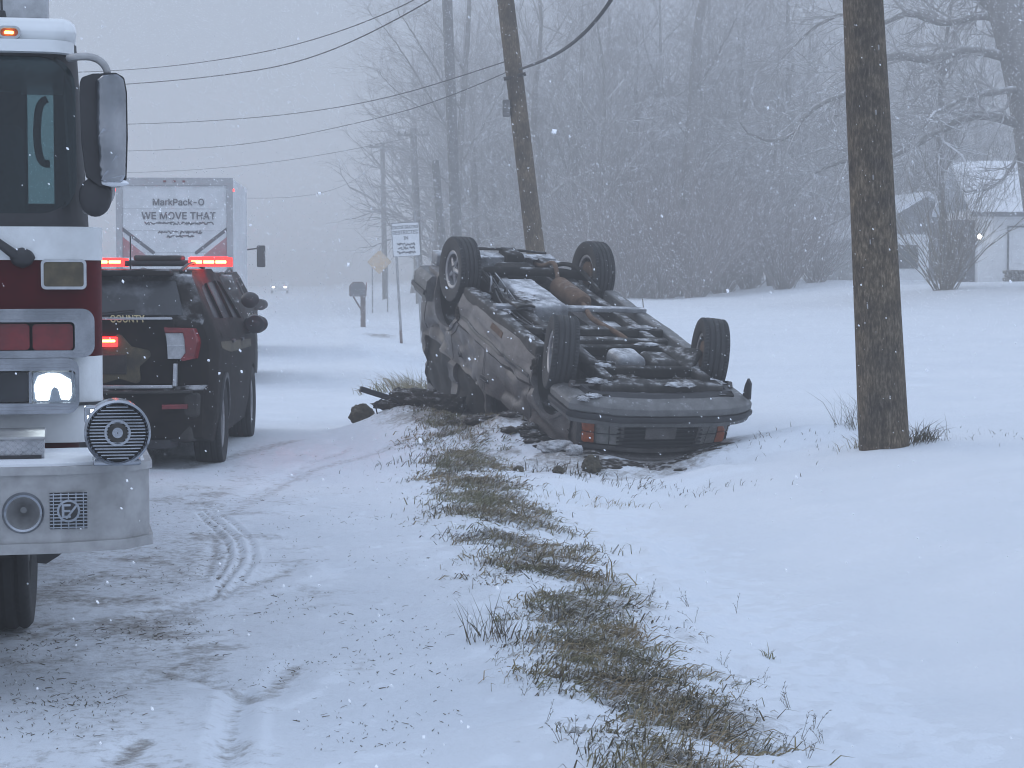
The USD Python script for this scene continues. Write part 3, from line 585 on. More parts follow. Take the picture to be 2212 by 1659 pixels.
for k, (x, y, z, r, q) in enumerate(((1.02, .86, .42, .07, (.7, .4, 1.2)), (1.84, .84, .5, .07, (.6, .5, 1.4)), (-1.06, .88, .5, .08, (.7, .4, 1.)), (1.43, .6, .62, .12, (1.3, .6, .8)), (-1.43, .62, .62, .12, (1.3, .6, .8)), (1.1, .7, .25, .09, (.8, 1., .5)), (1.75, .3, .3, .12, (1., 1.6, .4)), (1.8, -.35, .31, .11, (1., 1.6, .4)), (-1.9, .2, .3, .15, (1.2, 1.3, .4)), (.6, .2, .3, .1, (1.3, 1., .4)))):
    mk(van, 'packed_mud', moved(lumpy(r, 4, .7, 3.4, 90 + k, q), x, y, z), 'soil', True)

# ---------------------------------------------------------------- fire engine, facing the camera (x to the right of the picture, y away from it)
FB = math.radians(12.6); FO = np.array([-1.715, 8.54, 0.])
fire = xf('fire_engine', FO, FB, 'red and white fire engine with a lit headlight at the left edge', 'fire engine')
_f = np.array([[math.cos(FB), -math.sin(FB)], [math.sin(FB), math.cos(FB)]])
def tp(px, py, yl):
    """the point on the plane y = yl of the fire engine's own frame that stands at a place measured in the photograph"""
    d = ray(px, py); dl = _f.T @ d[:2]; ol = _f.T @ (EYE[:2] - FO[:2]); k = (yl - ol[1]) / dl[1]
    return np.array([ol[0] + k * dl[0], EYE[2] + k * d[2]])
def tpoly(pts, yl): return Polygon([tp(*p, yl) for p in pts])
def trect(x0, y0, x1, y1, yl, r=.02):
    a, b = tp(x0, y0, yl), tp(x1, y1, yl); return rrect(min(a[0], b[0]), max(a[0], b[0]), min(a[1], b[1]), max(a[1], b[1]), r)
CW = 2.45
def plan(x0, x1, y0, y1, r):                                            # plan outline with rounded front corners
    p = sbox(x0 + r, y0 + r, x1 - r, y1 + 1).buffer(r, 8); return p.intersection(sbox(x0 - 1, y0 - 1, x1 + 1, y1))
zz = lambda py: float(tp(200, py, 0)[1])
Zs = zz(955), zz(770), zz(562), zz(490), zz(97), zz(35)
F = lambda name, m, mat_, sm=30, par=None, label=None: mk(par or fire, name, m, mat_, sm, label)
F('lower_cab', prism(plan(-CW, 0, .0, 2.5, .14), Zs[0], Zs[1], 'z'), 'white_paint')
F('red_band', prism(plan(-CW, 0, .003, 2.5, .14), Zs[1], Zs[2], 'z'), 'red_paint')
F('white_band', prism(plan(-CW - .004, .004, -.004, 2.5, .14), Zs[2], Zs[3], 'z'), 'white_paint')
F('lower_frame', prism(plan(-CW + .1, -.1, .04, 2.4, .1), Zs[0] - .28, Zs[0], 'z'), 'red_paint')
# windscreen and cab openings: taper up to the roof
def loft(a, b, z0, z1):
    pa = np.array(a.exterior.coords)[:-1]; pb = np.array(b.exterior.coords)[:-1]
    return Manifold.batch_hull([Manifold.hull_points(np.vstack([np.c_[pa, np.full(len(pa), z0)], np.c_[pb, np.full(len(pb), z1)]]))])
xr0, xr1 = tp(193, 488, .0)[0], tp(166, 110, .10)[0]
outer = loft(plan(-CW - xr0, xr0, .01, 2.5, .16), plan(-CW - xr1, xr1, .10, 2.48, .16), Zs[3], Zs[4] + .02)
inner = loft(plan(-CW - xr0 + .05, xr0 - .05, .06, 2.44, .14), plan(-CW - xr1 + .05, xr1 - .05, .15, 2.42, .14), Zs[3] - .01, Zs[4] + .03)
wind = prism(rrect(-CW + .10, xr0 - .06, Zs[3] + .055, Zs[4] - .04, .14), -.5, .9)
sidew = prism(Polygon([(.35, Zs[3] + .05), (1.2, Zs[3] + .05), (1.2, Zs[4] - .08), (.4, Zs[4] - .08)]), -5, 5, 'x')
rw0 = tp(58, 150, 2.46); rw1 = tp(118, 470, 2.46)
rearw = prism(sbox(rw0[0], rw1[1], rw1[0], rw0[1]), 2.2, 3.); rearw += prism(sbox(-CW - rw1[0], rw1[1], -CW - rw0[0], rw0[1]), 2.2, 3.)
F('cab_pillars', outer - inner - wind - sidew - rearw, 'black_plastic')
slope = .09 / (Zs[4] - Zs[3])
wpan = prism(rrect(-CW + .09, xr0 - .05, Zs[3] + .045, Zs[4] - .03, .14), .02, .028)
F('windscreen', wpan.warp_batch(lambda v: v + np.c_[0 * v[:, 0], (v[:, 2] - Zs[3]) * slope, 0 * v[:, 0]]) if hasattr(wpan, 'warp_batch') else wpan, 'windscreen')
F('dashboard', rbox(-CW + .1, -.14, .2, .55, Zs[3] - .05, Zs[3] + .06, .03), 'interior'); F('rear_partition', box(-CW + .12, rw0[0] - .03, 2.30, 2.34, Zs[3], Zs[4]), 'interior')
F('driver_seat', cat(rbox(-.75, -.33, 1.1, 1.25, Zs[3] - .2, Zs[3] + .5, .04)), 'interior')
gx = [tp(px, py, .35) for px, py in ((102, 214), (90, 222), (82, 250), (80, 290), (84, 330), (92, 350), (108, 354))]
F('grab_handle', tube(curve([[p[0], .35, p[1]] for p in gx], 24), .017, 8), 'black_plastic', True)
dp = [tp(px, py, .5) for px, py in ((60, 300), (140, 400), (100, 430), (40, 340))]
F('roof', rbox(-CW + .02, tp(160, 60, .08)[0] + .01, .06, 2.5, Zs[4], Zs[5], .055), 'white_paint')
F('roof_visor', prism(plan(-CW + .02, tp(160, 60, .05)[0], .02, .5, .13), Zs[4] - .03, Zs[4] + .02, 'z'), 'white_paint')
def oval_lamp(cx_, cy_, yl, lensmat):
    c = tp(cx_, cy_, yl)
    e = lambda a, b: affinity.translate(rrect(-a, a, -b, b, b - .001), c[0], c[1])
    o = F('marker_lamp', prism(e(.047, .026).difference(e(.036, .017)), yl - .03, yl + .03), 'trim_silver')
    mk(o, 'lens', prism(e(.037, .018), yl - .012, yl + .03), 'lens_amber')
    mk(o, 'bulb', prism(affinity.translate(rrect(-.020, .018, -.006, .006, .005), c[0], c[1]), yl - .018, yl - .011), lensmat)
oval_lamp(20, 71, .06, 'lamp_amber')
c = tp(20, 71, .06)
for k in range(1, 4): oval_lamp(20 - k * 190, 71, .06, 'lamp_amber')
lb = rbox(-CW + .35, tp(106, 10, .5)[0], .42, .78, Zs[5] + .012, Zs[5] + .20, .03)
l_ = F('roof_light_bar', lb, 'lens_clear', 40); mk(l_, 'light_bar_base', rbox(-CW + .33, tp(106, 10, .5)[0] + .01, .40, .80, Zs[5] - .005, Zs[5] + .03, .01), 'black_plastic')
F('antenna', tube([[tp(4, 52, .25)[0], .25, Zs[5] - .01], [tp(2, -60, .25)[0], .25, Zs[5] + .35]], .006, 6), 'black_plastic'); F('antenna_base', moved(lathe([(.001, .05), (.015, .045), (.024, 0), (.001, 0)], 'z', 12), tp(4, 47, .25)[0], .25, Zs[5] - .002), 'black_plastic')
# wiper
wp = [tp(px, py, -.03) for px, py in ((-60, 480), (0, 527), (40, 556))]
F('wiper_arm', tube([[p[0], -.035, p[1]] for p in wp], [.014, .018, .022], 8), 'black_plastic', True)
c = tp(48, 557, -.02); F('wiper_motor', moved(lumpy(.055, 2, .12, 2., 3, (.9, .7, .75)), c[0], -.02, c[1]), 'black_plastic', True)
# dark amber side lamp with bright frame
lf = F('corner_lamp', prism(trect(88, 560, 187, 625, 0, .02).difference(trect(94, 566, 181, 619, 0, .012)), -.018, .01), 'trim_silver')
mk(lf, 'lens', prism(trect(93, 565, 182, 620, 0, .014), -.012, .01), 'lens_dark')
# headlamp bezels
def bezel(outer_px, hole_px, yl=-.075):
    o, h = trect(*outer_px, yl, .05), trect(*hole_px, yl, .018)
    b = F('lamp_bezel', prism(o.difference(h), yl, .03), 'chrome')
    for k in (.010, .024): mk(b, 'bezel_rib', prism(o.buffer(-k).difference(o.buffer(-k - .006)), yl - .006, yl + .001), 'chrome')
    mk(b, 'bezel_lip', prism(h.buffer(.012).difference(h.buffer(.002)), yl - .010, yl + .001), 'chrome'); mk(b, 'housing', prism(h.buffer(.004), .0, .01), 'black_plastic')
    return b
WX = -CW                                                                  # the same lamps stand mirrored at the other end of the front
ub = bezel((-150, 668, 205, 772), (-130, 697, 162, 758)); lbz = bezel((-150, 776, 172, 893), (-130, 803, 164, 870), -.07)
for x0, x1 in ((-128, -66), (-62, 64), (70, 158)):
    l = mk(ub, 'red_lamp', prism(trect(x0, 700, x1, 756, -.05, .016), -.055, -.01), 'lens_red')
dk = mk(lbz, 'dark_headlight', prism(trect(-128, 806, 62, 868, -.05, .016), -.045, -.01), 'dark_glass', label='dark unlit headlight')
mk(lbz, 'headlight_reflector', prism(trect(70, 805, 163, 868, -.02, .016), -.012, .0), 'chrome')
em = Polygon([tp(*p, -.03) for p in ((80, 862), (76, 835), (84, 815), (104, 809), (130, 811), (150, 822), (156, 845), (148, 862), (134, 860), (128, 838), (116, 832), (108, 842), (104, 862))]).buffer(.004)
mk(lbz, 'lit_bulb', prism(em, -.035, -.028), 'lamp_white', label='brightly lit white headlight'); mk(lbz, 'lens_cover', prism(trect(68, 804, 164, 869, -.05, .016), -.052, -.048), 'clear_cover')
mk(lbz, 'lamp_divider', prism(trect(62, 803, 69, 870, -.05, .002), -.06, -.01), 'chrome')
F('lower_lip', prism(plan(-CW - .01, .008, -.012, .6, .14), Zs[0] + .155, Zs[0] + .168, 'z'), 'black_plastic')
for x0 in (-CW + .12,):                                                      # far end of the front: lamps of the same kind
    for z0, z1, mm in ((zz(758), zz(697), 'lens_red'), (zz(868), zz(805), 'lens_clear')):
        fr = rrect(x0 - .05, x0 + .62, z0 - .04, z1 + .04, .04); b = F('lamp_bezel', prism(fr.difference(rrect(x0, x0 + .57, z0, z1, .02)), -.07, .03), 'chrome'); mk(b, 'lamp', prism(rrect(x0, x0 + .57, z0, z1, .02), -.045, .0), mm)
F('grille', prism(rrect(-1.72, -.74, zz(880), zz(700), .03), -.03, .02), 'black_plastic')
for k in range(7): F('grille_slat', prism(rrect(-1.70, -.76, zz(870) + k * .047, zz(870) + k * .047 + .022, .005), -.05, -.02), 'chrome')
# bumper: front face bends back at its end
BY = -.86
bl, br_ = tp(328, 1100, BY)[0], -CW - .12
bz = [tp(200, py, BY)[1] for py in (1186, 1166, 1030, 1010)]
bplan = Polygon([(br_, -.55), (br_ + .35, BY), (bl - .34, BY), (bl - .10, BY + .07), (bl, BY + .20), (bl, -.1), (br_, -.1)]).buffer(-.03).buffer(.03, 8)
b_ = F('bumper', prism(bplan, bz[0], bz[3], 'z') - Manifold.cylinder(.3, .060, .060, 40).rotate([90, 0, 0]).translate([tp(50, 1108, BY)[0], BY + .1, tp(50, 1108, BY)[1]]), 'steel')
mk(b_, 'bumper_lip', prism(bplan.buffer(.012).buffer(.001), bz[0] - .012, bz[0] + .028, 'z'), 'steel'); mk(b_, 'bumper_lip', prism(bplan.buffer(.012), bz[3] - .024, bz[3] + .006, 'z'), 'steel')
mk(b_, 'snow_cover', prism(bplan.buffer(-.02), bz[3] + .006, bz[3] + .016, 'z'), 'roof_snow')
c = tp(50, 1108, BY)
hr = mk(b_, 'horn_ring', moved(lathe([(.060, .012), (.062, -.012), (.070, -.016), (.078, -.004), (.078, .006), (.060, .012)], 'y', 40), c[0], BY - .002, c[1]), 'chrome', 40)
mk(b_, 'air_horn', moved(lathe([(.060, .0), (.042, .04), (.022, .07), (.012, .09), (.001, .09)], 'y', 40), c[0], BY + .004, c[1]), 'steel', 40)
sp0, sp1 = tp(108, 1143, BY), tp(188, 1063, BY); sc_ = (sp0 + sp1) / 2; sw = (sp1[0] - sp0[0]) / 2
spk = F('speaker', prism(sbox(sp0[0], sp0[1], sp1[0], sp1[1]), BY - .004, BY + .004), 'black_plastic')
for k in range(11):
    z = sp0[1] + (k + .5) * (sp1[1] - sp0[1]) / 11; mk(spk, 'grille_bar', prism(rrect(sp0[0], sp1[0], z - .0022, z + .0022, .001), BY - .010, BY - .003), 'chrome')
for k in range(5):
    x = sp0[0] + (k + .5) * 2 * sw / 5; mk(spk, 'grille_bar', prism(rrect(x - .002, x + .002, sp0[1], sp1[1], .001), BY - .009, BY - .003), 'chrome')
ring = Point(*sc_).buffer(sw * .62, 20)
mk(spk, 'emblem_disc', prism(ring, BY - .011, BY - .003), 'black_plastic'); mk(spk, 'emblem_ring', prism(ring.difference(Point(*sc_).buffer(sw * .5, 20)), BY - .014, BY - .010), 'chrome')
mk(spk, 'emblem_letter', moved(text('E', sw * .72, .003, True), sc_[0] - sw * .12, BY - .0112, sc_[1] - sw * .36, TXT_Y), 'chrome')
mk(spk, 'emblem_bar', prism(LineString([sc_ + [-sw * .1, -sw * .38], sc_ + [sw * .42, sw * .28]]).buffer(sw * .06), BY - .0145, BY - .011), 'chrome')
# siren
sy_ = -.80; c = tp(254, 935, sy_ - .14); R0 = (tp(326, 935, sy_ - .14)[0] - c[0])
si = F('siren', moved(lathe([(.001, .30), (R0 * .5, .30), (R0 * .86, .24), (R0 * .95, .12), (R0 * .96, -.10), (R0 * 1.0, -.12), (R0 * 1.0, -.145), (R0 * .93, -.155), (R0 * .87, -.145), (R0 * .86, -.12), (.001, -.12)], 'y', 56), c[0], sy_, c[1]), 'chrome', 40)
yf = sy_ - .125
mk(si, 'siren_back', moved(lathe([(.001, -.002), (R0 * .87, -.002), (R0 * .87, .004), (.001, .004)], 'y', 40), c[0], yf, c[1]), 'black_plastic', 40)
for k in range(17):
    dz = (k - 8) / 8.6 * R0 * .84; hwid = math.sqrt(max((R0 * .85) ** 2 - dz * dz, 1e-6))
    mk(si, 'siren_slat', rbox(c[0] - hwid, c[0] + hwid, yf - .016, yf - .004, c[1] + dz - .0030, c[1] + dz + .0030, .0022), 'chrome', 30)
for r0, r1 in ((.40, .33), (.16, .02)):
    mk(si, 'siren_ring', moved(lathe([(R0 * r1, -.005), (R0 * r1, -.020), (R0 * r0, -.020), (R0 * r0, -.005), (R0 * r1, -.005)], 'y', 32), c[0], yf, c[1]), 'chrome', 40)
mk(si, 'siren_badge', moved(lathe([(.001, -.017), (R0 * .30, -.017), (R0 * .31, -.006), (.001, -.006)], 'y', 32), c[0], yf, c[1]), 'under_steel', 40)
mk(si, 'siren_foot', cat(rbox(c[0] - .09, c[0] + .09, sy_ - .06, sy_ + .12, bz[3] + .005, bz[3] + .03, .008), rbox(c[0] - .04, c[0] + .04, sy_ - .03, sy_ + .08, bz[3] + .02, c[1] - R0 * .8, .01)), 'chrome', 30)
wl0 = tp(186, 912, sy_ - .05); wl1 = tp(206, 880, sy_ - .05)
sl = F('side_lamp', rbox(wl0[0] - .006, wl1[0] + .006, sy_ - .06, sy_ + .02, wl0[1] - .006, wl1[1] + .006, .01), 'chrome', 30)
for q in (0, 1):
    a0, a1 = tp(188 + 8 * q, 909 - 13 * q, sy_ - .06), tp(199 + 8 * q, 897 - 13 * q, sy_ - .06)
    mk(sl, 'bulb', rbox(a0[0], a1[0], sy_ - .068, sy_ - .058, a0[1], a1[1], .004), 'lamp_white')
# chequer-plate step on the bumper
q0, q1 = tp(-200, 1013, -.62), tp(95, 946, -.62)
st = F('step_box', box(q0[0], q1[0], -.60, -.1, bz[3] + .016, q1[1]), 'tread_steel')
bits = []
for i in range(26):
    for j in range(7):
        xx = q0[0] + (i + .5) * (q1[0] - q0[0]) / 26; z_ = bz[3] + .02 + (j + .5) * (q1[1] - bz[3] - .02) / 7
        m = Manifold.sphere(1, 8).scale([.013, .003, .004]).rotate([0, 45 if (i + j) % 2 else -45, 0]); bits.append(tm(m.translate([xx, -.601, z_])))
tag(mk(st, 'raised_diamonds', bits, 'tread_steel', True), kind='stuff')
mk(st, 'step_edge', rbox(q0[0], q1[0] + .004, -.61, -.1, q1[1] - .008, q1[1] + .004, .004), 'steel'); mk(st, 'step_base', box(q0[0], q1[0] - .01, -.615, -.1, bz[3] + .0165, bz[3] + .03), 'black_plastic')
F('bracket', prism(Polygon([tp(*p, .15) for p in ((78, 1180), (150, 1180), (128, 1198), (100, 1216), (80, 1214))]), .12, .18), 'black_plastic')
F('bumper_beam', box(-CW + .3, -.35, -.3, .5, bz[0] + .02, bz[3] - .05), 'black_plastic')
# mirror
MY = -.10
def mpoly(pts): return tpoly(pts, MY)
mh = prism(mpoly([(172, 180), (176, 168), (200, 160), (250, 158), (268, 168), (274, 200), (276, 300), (273, 390), (262, 402), (215, 402), (186, 380), (176, 300)]).buffer(-.02).buffer(.02, 6), MY - .02, MY + .12)
mi = F('mirror', mh, 'black_plastic')
ch = mpoly([(206, 176), (222, 166), (252, 164), (266, 174), (271, 205), (272, 300), (270, 380), (262, 396), (218, 394), (209, 300)]).buffer(-.012).buffer(.012, 6)
cb = np.array(ch.bounds); xm = (cb[0] + cb[2]) / 2; hwm = (cb[2] - cb[0]) / 2
chm = prism(ch, MY - .06, MY - .015).refine_to_length(.02)
t_ = tm(chm); v = t_.vertices.copy(); fr = v[:, 1] < MY - .03; v[fr, 1] -= .045 * (1 - np.clip(np.abs(v[fr, 0] - xm) / hwm, 0, 1) ** 2) - .02; 
mk(mi, 'mirror_back', trimesh.Trimesh(v, t_.faces, process=False), 'chrome', 40)
mk(mi, 'mirror_glass', prism(mpoly([(182, 190), (205, 172), (250, 170), (264, 200), (264, 380), (220, 392), (190, 370)]), MY + .121, MY + .125), 'dark_glass')
mk(mi, 'snow_cap', moved(lumpy(.05, 2, .2, 3., 4, (1.1, .8, .3)), tp(248, 400, MY)[0], MY - .03, tp(248, 396, MY)[1]), 'roof_snow', True)
ap = [tp(px, py, MY + .03) for px, py in ((150, 122), (180, 122), (210, 128), (226, 142), (232, 160))]
F('mirror_arm', tube(curve([[p[0], MY + .03 + (.06 if i == 0 else 0), p[1]] for i, p in enumerate(ap)], 20), .016, 10), 'steel', True)
ap = [tp(px, py, MY + .03) for px, py in ((185, 455), (215, 448), (238, 430), (243, 412), (240, 396))]
F('mirror_arm', tube(curve([[p[0], MY + .03 + (.06 if i == 0 else 0), p[1]] for i, p in enumerate(ap)], 20), .012, 10), 'steel', True)
F('round_mirror', moved(Manifold.sphere(.075, 24).scale([.9, .5, 1.1]), tp(206, 425, MY)[0], MY + .02, tp(206, 425, MY)[1]), 'black_plastic', True)
# front wheels, body behind
wr = .505; wx = tp(74, 1280, 1.1)[0]
F('cab_floor', box(-CW + .2, -.2, .3, 2.4, .55, Zs[0] - .05), 'black_plastic')
for s in (wx - .16, -CW - wx + .16): wheel(fire, s, 1.12, wr, wr, .32, .29, 1 if s > -1.2 else -1, -.04, 'steel', 'rubber_dark', axis='x')
F('body', box(-CW + .03, -.08, 2.62, 8.2, .75, 2.05), 'red_paint'); F('body_stripe', box(-CW + .026, -.076, 2.61, 8.19, 1.5, 1.62), 'white_paint')
for k in range(3): F('locker_shutter', box(-.085, -.07, 2.9 + k * 1.75, 4.4 + k * 1.75, .95, 1.46), 'steel')
for s in (-.35, -CW + .35): wheel(fire, s, 6.3, wr, wr, .3, .29, 1 if s > -1.2 else -1, 0, 'steel', 'rubber_dark', axis='x')
F('chassis', box(-CW + .6, -.6, .5, 8.1, .55, .78), 'black_plastic')
F('door_seam', box(-.02, .003, .28, 1.35, Zs[0] + .17, Zs[0] + .178), 'black_plastic')

# ---------------------------------------------------------------- police utility vehicles, seen from behind (x right, y forward)
def suv(name, origin, rz, label, lit=True, paint='suv_paint'):
    g = xf(name, origin, rz, label, 'police car' if lit else 'car')
    G = lambda n, m, mt='suv_paint', sm=30, par=None, lb_=None: mk(par or g, n, m, paint if mt == 'suv_paint' else mt, sm, lb_)
    def sh(m, r=.08):
        t = tm(m.refine_to_length(r)) if hasattr(m, 'refine_to_length') else m
        v = t.vertices.copy(); x, y, z = v.T
        w = np.interp(z, [.25, .45, .75, 1.0, 1.17, 1.32, 1.74], [.93, .97, .985, 1., .985, .93, .745])
        tap = 1 - .10 * np.clip((.35 - y) / .35, 0, 1) ** 2 - .14 * np.clip((y - 4.1) / .9, 0, 1) ** 2
        rear = .13 * (np.abs(x) / 1.0) ** 2.6 * np.clip(1.2 - y, 0, 1)
        return trimesh.Trimesh(np.c_[x * w * tap, y + rear, z], t.faces, process=False)
    prof = Polygon([(.04, .30), (.0, .45), (.0, .72), (.07, .76), (.06, 1.28), (.13, 1.33), (.34, 1.70), (.55, 1.75), (2.2, 1.77), (2.75, 1.70), (3.5, 1.24), (4.75, 1.10), (4.98, .9), (4.98, .35), (4.7, .25), (.3, .25)]).buffer(-.03).buffer(.03, 4)
    B = prism(Polygon(np.array(prof.exterior.coords)), -1.0, 1.0, 'x')
    for wy in (1.0, 4.02):
        for x0 in (-1.1, .62): B -= Manifold.cylinder(.5, .41, .41, 36).rotate([0, 90, 0]).translate([x0, wy, .38]) + box(x0, x0 + .5, wy - .41, wy + .41, 0, .38)
    # glass recesses
    rwin = prism(rrect(-.74, .74, 1.345, 1.665, .06), -.5, .5).translate([0, 0, 0])
    slant = lambda z: .13 + (z - 1.33) * (.21 / .37)
    cut = Manifold.hull_points(np.array([[x, slant(z) + d, z] for x in (-.82, .82) for z in (1.355, 1.665) for d in (-.3, .012)]))
    B -= cut
    sidep = [[(.62, 1.33), (.75, 1.60), (1.35, 1.64), (1.45, 1.31)], [(1.53, 1.31), (1.45, 1.64), (2.25, 1.66), (2.35, 1.30)], [(2.43, 1.30), (2.34, 1.66), (2.62, 1.64), (3.15, 1.28)]]
    for p in sidep:
        P_ = prism(Polygon(p), .96, 1.2, 'x'); B -= P_ + P_.mirror([1, 0, 0])
    for yy in (1.49, 2.39, 3.35): 
        for s in (1, -1): B -= box(*sorted((s * .985, s * 1.1)), yy - .004, yy + .004, .42, 1.28)
    B -= box(-.80, .80, -.1, .085, .755, .765)
    B -= box(-.745, -.738, -.1, .09, .76, 1.34) + box(.738, .745, -.1, .09, .76, 1.34)
    G('body', sh(B, .07), 'suv_paint', 32)
    rw = Manifold.hull_points(np.array([[x, slant(z) + d, z] for x in (-.80, .80) for z in (1.362, 1.658) for d in (.004, .010)]))
    G('rear_window', sh(rw), 'frost_glass')
    for p in sidep:
        for s in (1, -1): G('side_window', sh(prism(Polygon(p).buffer(-.004), *sorted((s * .962, s * .968)), 'x')), 'dark_glass')
    tg = G('tailgate', sh(rbox(-.735, .735, .045, .068, .775, 1.335, .01)), 'suv_paint')
    mk(tg, 'trim_strip', sh(rbox(-.74, .74, .025, .05, 1.325, 1.345, .006)), 'trim_silver', 30)
    mk(tg, 'lower_trim', sh(cat(rbox(-.70, .70, .012, .05, .735, .765, .008).refine_to_length(.08), rbox(.70, .735, .02, .05, .75, .95, .008).refine_to_length(.08))), 'trim_silver', 30)
    mk(tg, 'plate_recess', sh(rbox(-.27, .27, .030, .05, .86, 1.03, .01)), 'suv_grime', 30)
    mk(tg, 'wiper', sh(tube([[-.1, slant(1.37) - .03, 1.37], [.35, slant(1.42) - .03, 1.41]], .008, 6)), 'black_plastic', True)
    G('rear_bumper', sh(cat(rbox(-.98, .98, -.03, .25, .48, .70, .04), rbox(-.93, .93, .01, .3, .27, .5, .05))), 'suv_grime')
    G('bumper_step', sh(rbox(-.9, .9, -.035, .05, .695, .72, .008)), 'suv_grime')
    G('tow_hitch', rbox(-.05, .05, -.02, .1, .36, .46, .01), 'black_plastic'); G('lower_valance', sh(rbox(-.7, .7, .05, .3, .21, .30, .02)), 'black_plastic')
    for s in (1, -1):
        P0 = Polygon([(.66, 1.26), (.93, 1.25), (.94, 1.12), (.90, .99), (.80, .97), (.78, .985), (.83, 1.04), (.83, 1.215), (.66, 1.215)])
        P1 = Polygon([(.66, 1.21), (.825, 1.21), (.825, 1.045), (.785, .99), (.66, .99)])
        if s < 0: P0 = affinity.scale(P0, -1, 1, origin=(0, 0)); P1 = affinity.scale(P1, -1, 1, origin=(0, 0))
        tl = G('taillight', sh(prism(P0, -.005, .16)), 'lens_red'); mk(tl, 'reverse_lamp', sh(prism(P1, .005, .1)), 'lens_clear', 30); mk(tl, 'lamp_divider', sh(rbox(*sorted((s * .66, s * .825)), -.0, .02, 1.095, 1.105, .003)), 'trim_silver')
        G('reflector', sh(rbox(*sorted((s * .62, s * .86)), -.036, .02, .56, .60, .006)), 'lens_red')
        m = G('door_mirror', moved(lumpy(.13, 3, .08, 1.5, 2, (.95, .6, .72)), s * 1.09, 3.1, 1.22), 'black_plastic', True)
        mk(m, 'mirror_arm', rbox(*sorted((s * .9, s * 1.05)), 3.1, 3.2, 1.12, 1.18, .02), 'black_plastic'); mk(m, 'mirror_glass', moved(lathe([(.001, -.075), (.088, -.07), (.095, -.05), (.001, -.05)], 'y', 24), s * 1.09, 3.1, 1.22), 'dark_glass', 40)
        G('roof_rail', tube(curve([[s * .66, .5, 1.74], [s * .68, .9, 1.80], [s * .68, 1.6, 1.81], [s * .66, 2.3, 1.78]], 16), .018, 8), 'black_plastic', True)
        for wy in (1.0, 4.02): wheel(g, s * .86, wy, .385, .385, .25, .24, s, 0, 'alloy', 'rubber_dark', axis='x', drum=False)
        G('arch_trim', sh(prism(Polygon(np.vstack([np.c_[1.0 + .45 * np.cos(a := np.linspace(0, np.pi, 16)), .38 + .45 * np.sin(a)], np.c_[1.0 + .405 * np.cos(a[::-1]), .38 + .405 * np.sin(a[::-1])]])), *sorted((s * .98, s * 1.02)), 'x')), 'black_plastic')
        G('door_handle', sh(rbox(*sorted((s * .99, s * 1.025)), 1.6, 1.8, 1.08, 1.11, .008)), 'black_plastic'); G('door_handle', sh(rbox(*sorted((s * .99, s * 1.025)), 2.5, 2.7, 1.07, 1.10, .008)), 'black_plastic')
        G('door_stripe', sh(prism(Polygon([(.5, 1.12), (3.6, 1.06), (3.6, .98), (1.45, 1.0), (.6, 1.06)]), *sorted((s * 1.0, s * 1.004)), 'x')), 'badge_gold')
    G('spoiler', sh(rbox(-.80, .80, .22, .42, 1.70, 1.755, .02)), 'suv_paint')
    return g, G, sh, slant
SB = math.radians(2.4)
so = on(-3.54, 17.35, -.03)
pol, G, sh, slant = suv('police_car', so, SB, 'dark snow dusted police car with glowing red roof lights and gold lettering')
_s = np.array([[math.cos(SB), -math.sin(SB)], [math.sin(SB), math.cos(SB)]])
def spx(px, py, yl):
    d = ray(px, py); dl = _s.T @ d[:2]; ol = _s.T @ (EYE[:2] - so[:2]); k = (yl - ol[1]) / dl[1]; return np.array([ol[0] + k * dl[0], EYE[2] + k * d[2] - so[2]])
p0 = spx(246, 696, .03); p1 = spx(328, 683, .03)
mk(pol, 'lettering', sh(moved(text('COUNTY', (p1[1] - p0[1]) * 1.15, .004, True), (p0[0] + p1[0]) / 2, .036, p0[1], TXT_Y)), 'gold')
star = Polygon([((.30 if k % 2 == 0 else .17) * math.sin(k * math.pi / 5.), .04 + (.22 if k % 2 == 0 else .13) * math.cos(k * math.pi / 5.)) for k in range(10)]).buffer(-.02).buffer(.04)
mk(pol, 'badge', sh(prism(affinity.translate(star, spx(262, 770, .03)[0], spx(262, 790, .03)[1]), .038, .0445)), 'badge_gold', label='faded gold star badge under grime')
bl_ = spx(236, 738, .02); br = mk(pol, 'brake_lamp', sh(rbox(bl_[0] - .085, bl_[0] + .085, .010, .05, bl_[1] - .045, bl_[1] + .04, .012)), 'lamp_red', 30, label='glowing red lamp in the middle of the tailgate'); mk(br, 'bulb', sh(rbox(bl_[0] - .075, bl_[0] + .07, .004, .02, bl_[1] - .004, bl_[1] + .016, .006)), 'lamp_red_core', 30)
LY = 1.35
b0, b1 = spx(205, 558, LY), spx(492, 558, LY); zb = 1.79
lbar = mk(pol, 'light_bar', rbox(b0[0] + .02, b1[0] - .02, LY, LY + .28, zb, zb + .055, .02), 'black_plastic', 30)
mk(lbar, 'bar_cover', rbox(b0[0] + .35, b1[0] - .42, LY - .005, LY + .285, zb + .05, zb + .10, .02), 'suv_grime', 30)
for x0, x1, hh in ((b0[0] - .02, b0[0] + .27, .075), (b1[0] - .36, b1[0] + .02, .085)):
    l = mk(lbar, 'red_lamp', rbox(x0, x1, LY - .02, LY + .30, zb - .005, zb + hh, .02), 'lamp_red', 30, label='glowing red lamp')
    n_ = 3 if x1 - x0 > .3 else 2
    for q in range(n_): mk(l, 'bulb', rbox(x0 + .03 + q * (x1 - x0 - .05) / n_, x0 + .03 + (q + .88) * (x1 - x0 - .05) / n_, LY - .028, LY - .01, zb + .025, zb + .052, .006), 'lamp_red_core', 30)
mk(pol, 'aerial', tube([[spx(384, 545, .6)[0] * .0 + spx(232, 520, .6)[0] + .2, .6, 1.74], [spx(232, 520, .6)[0] + .2, .6, 2.05]], .006, 6), 'black_plastic', True)
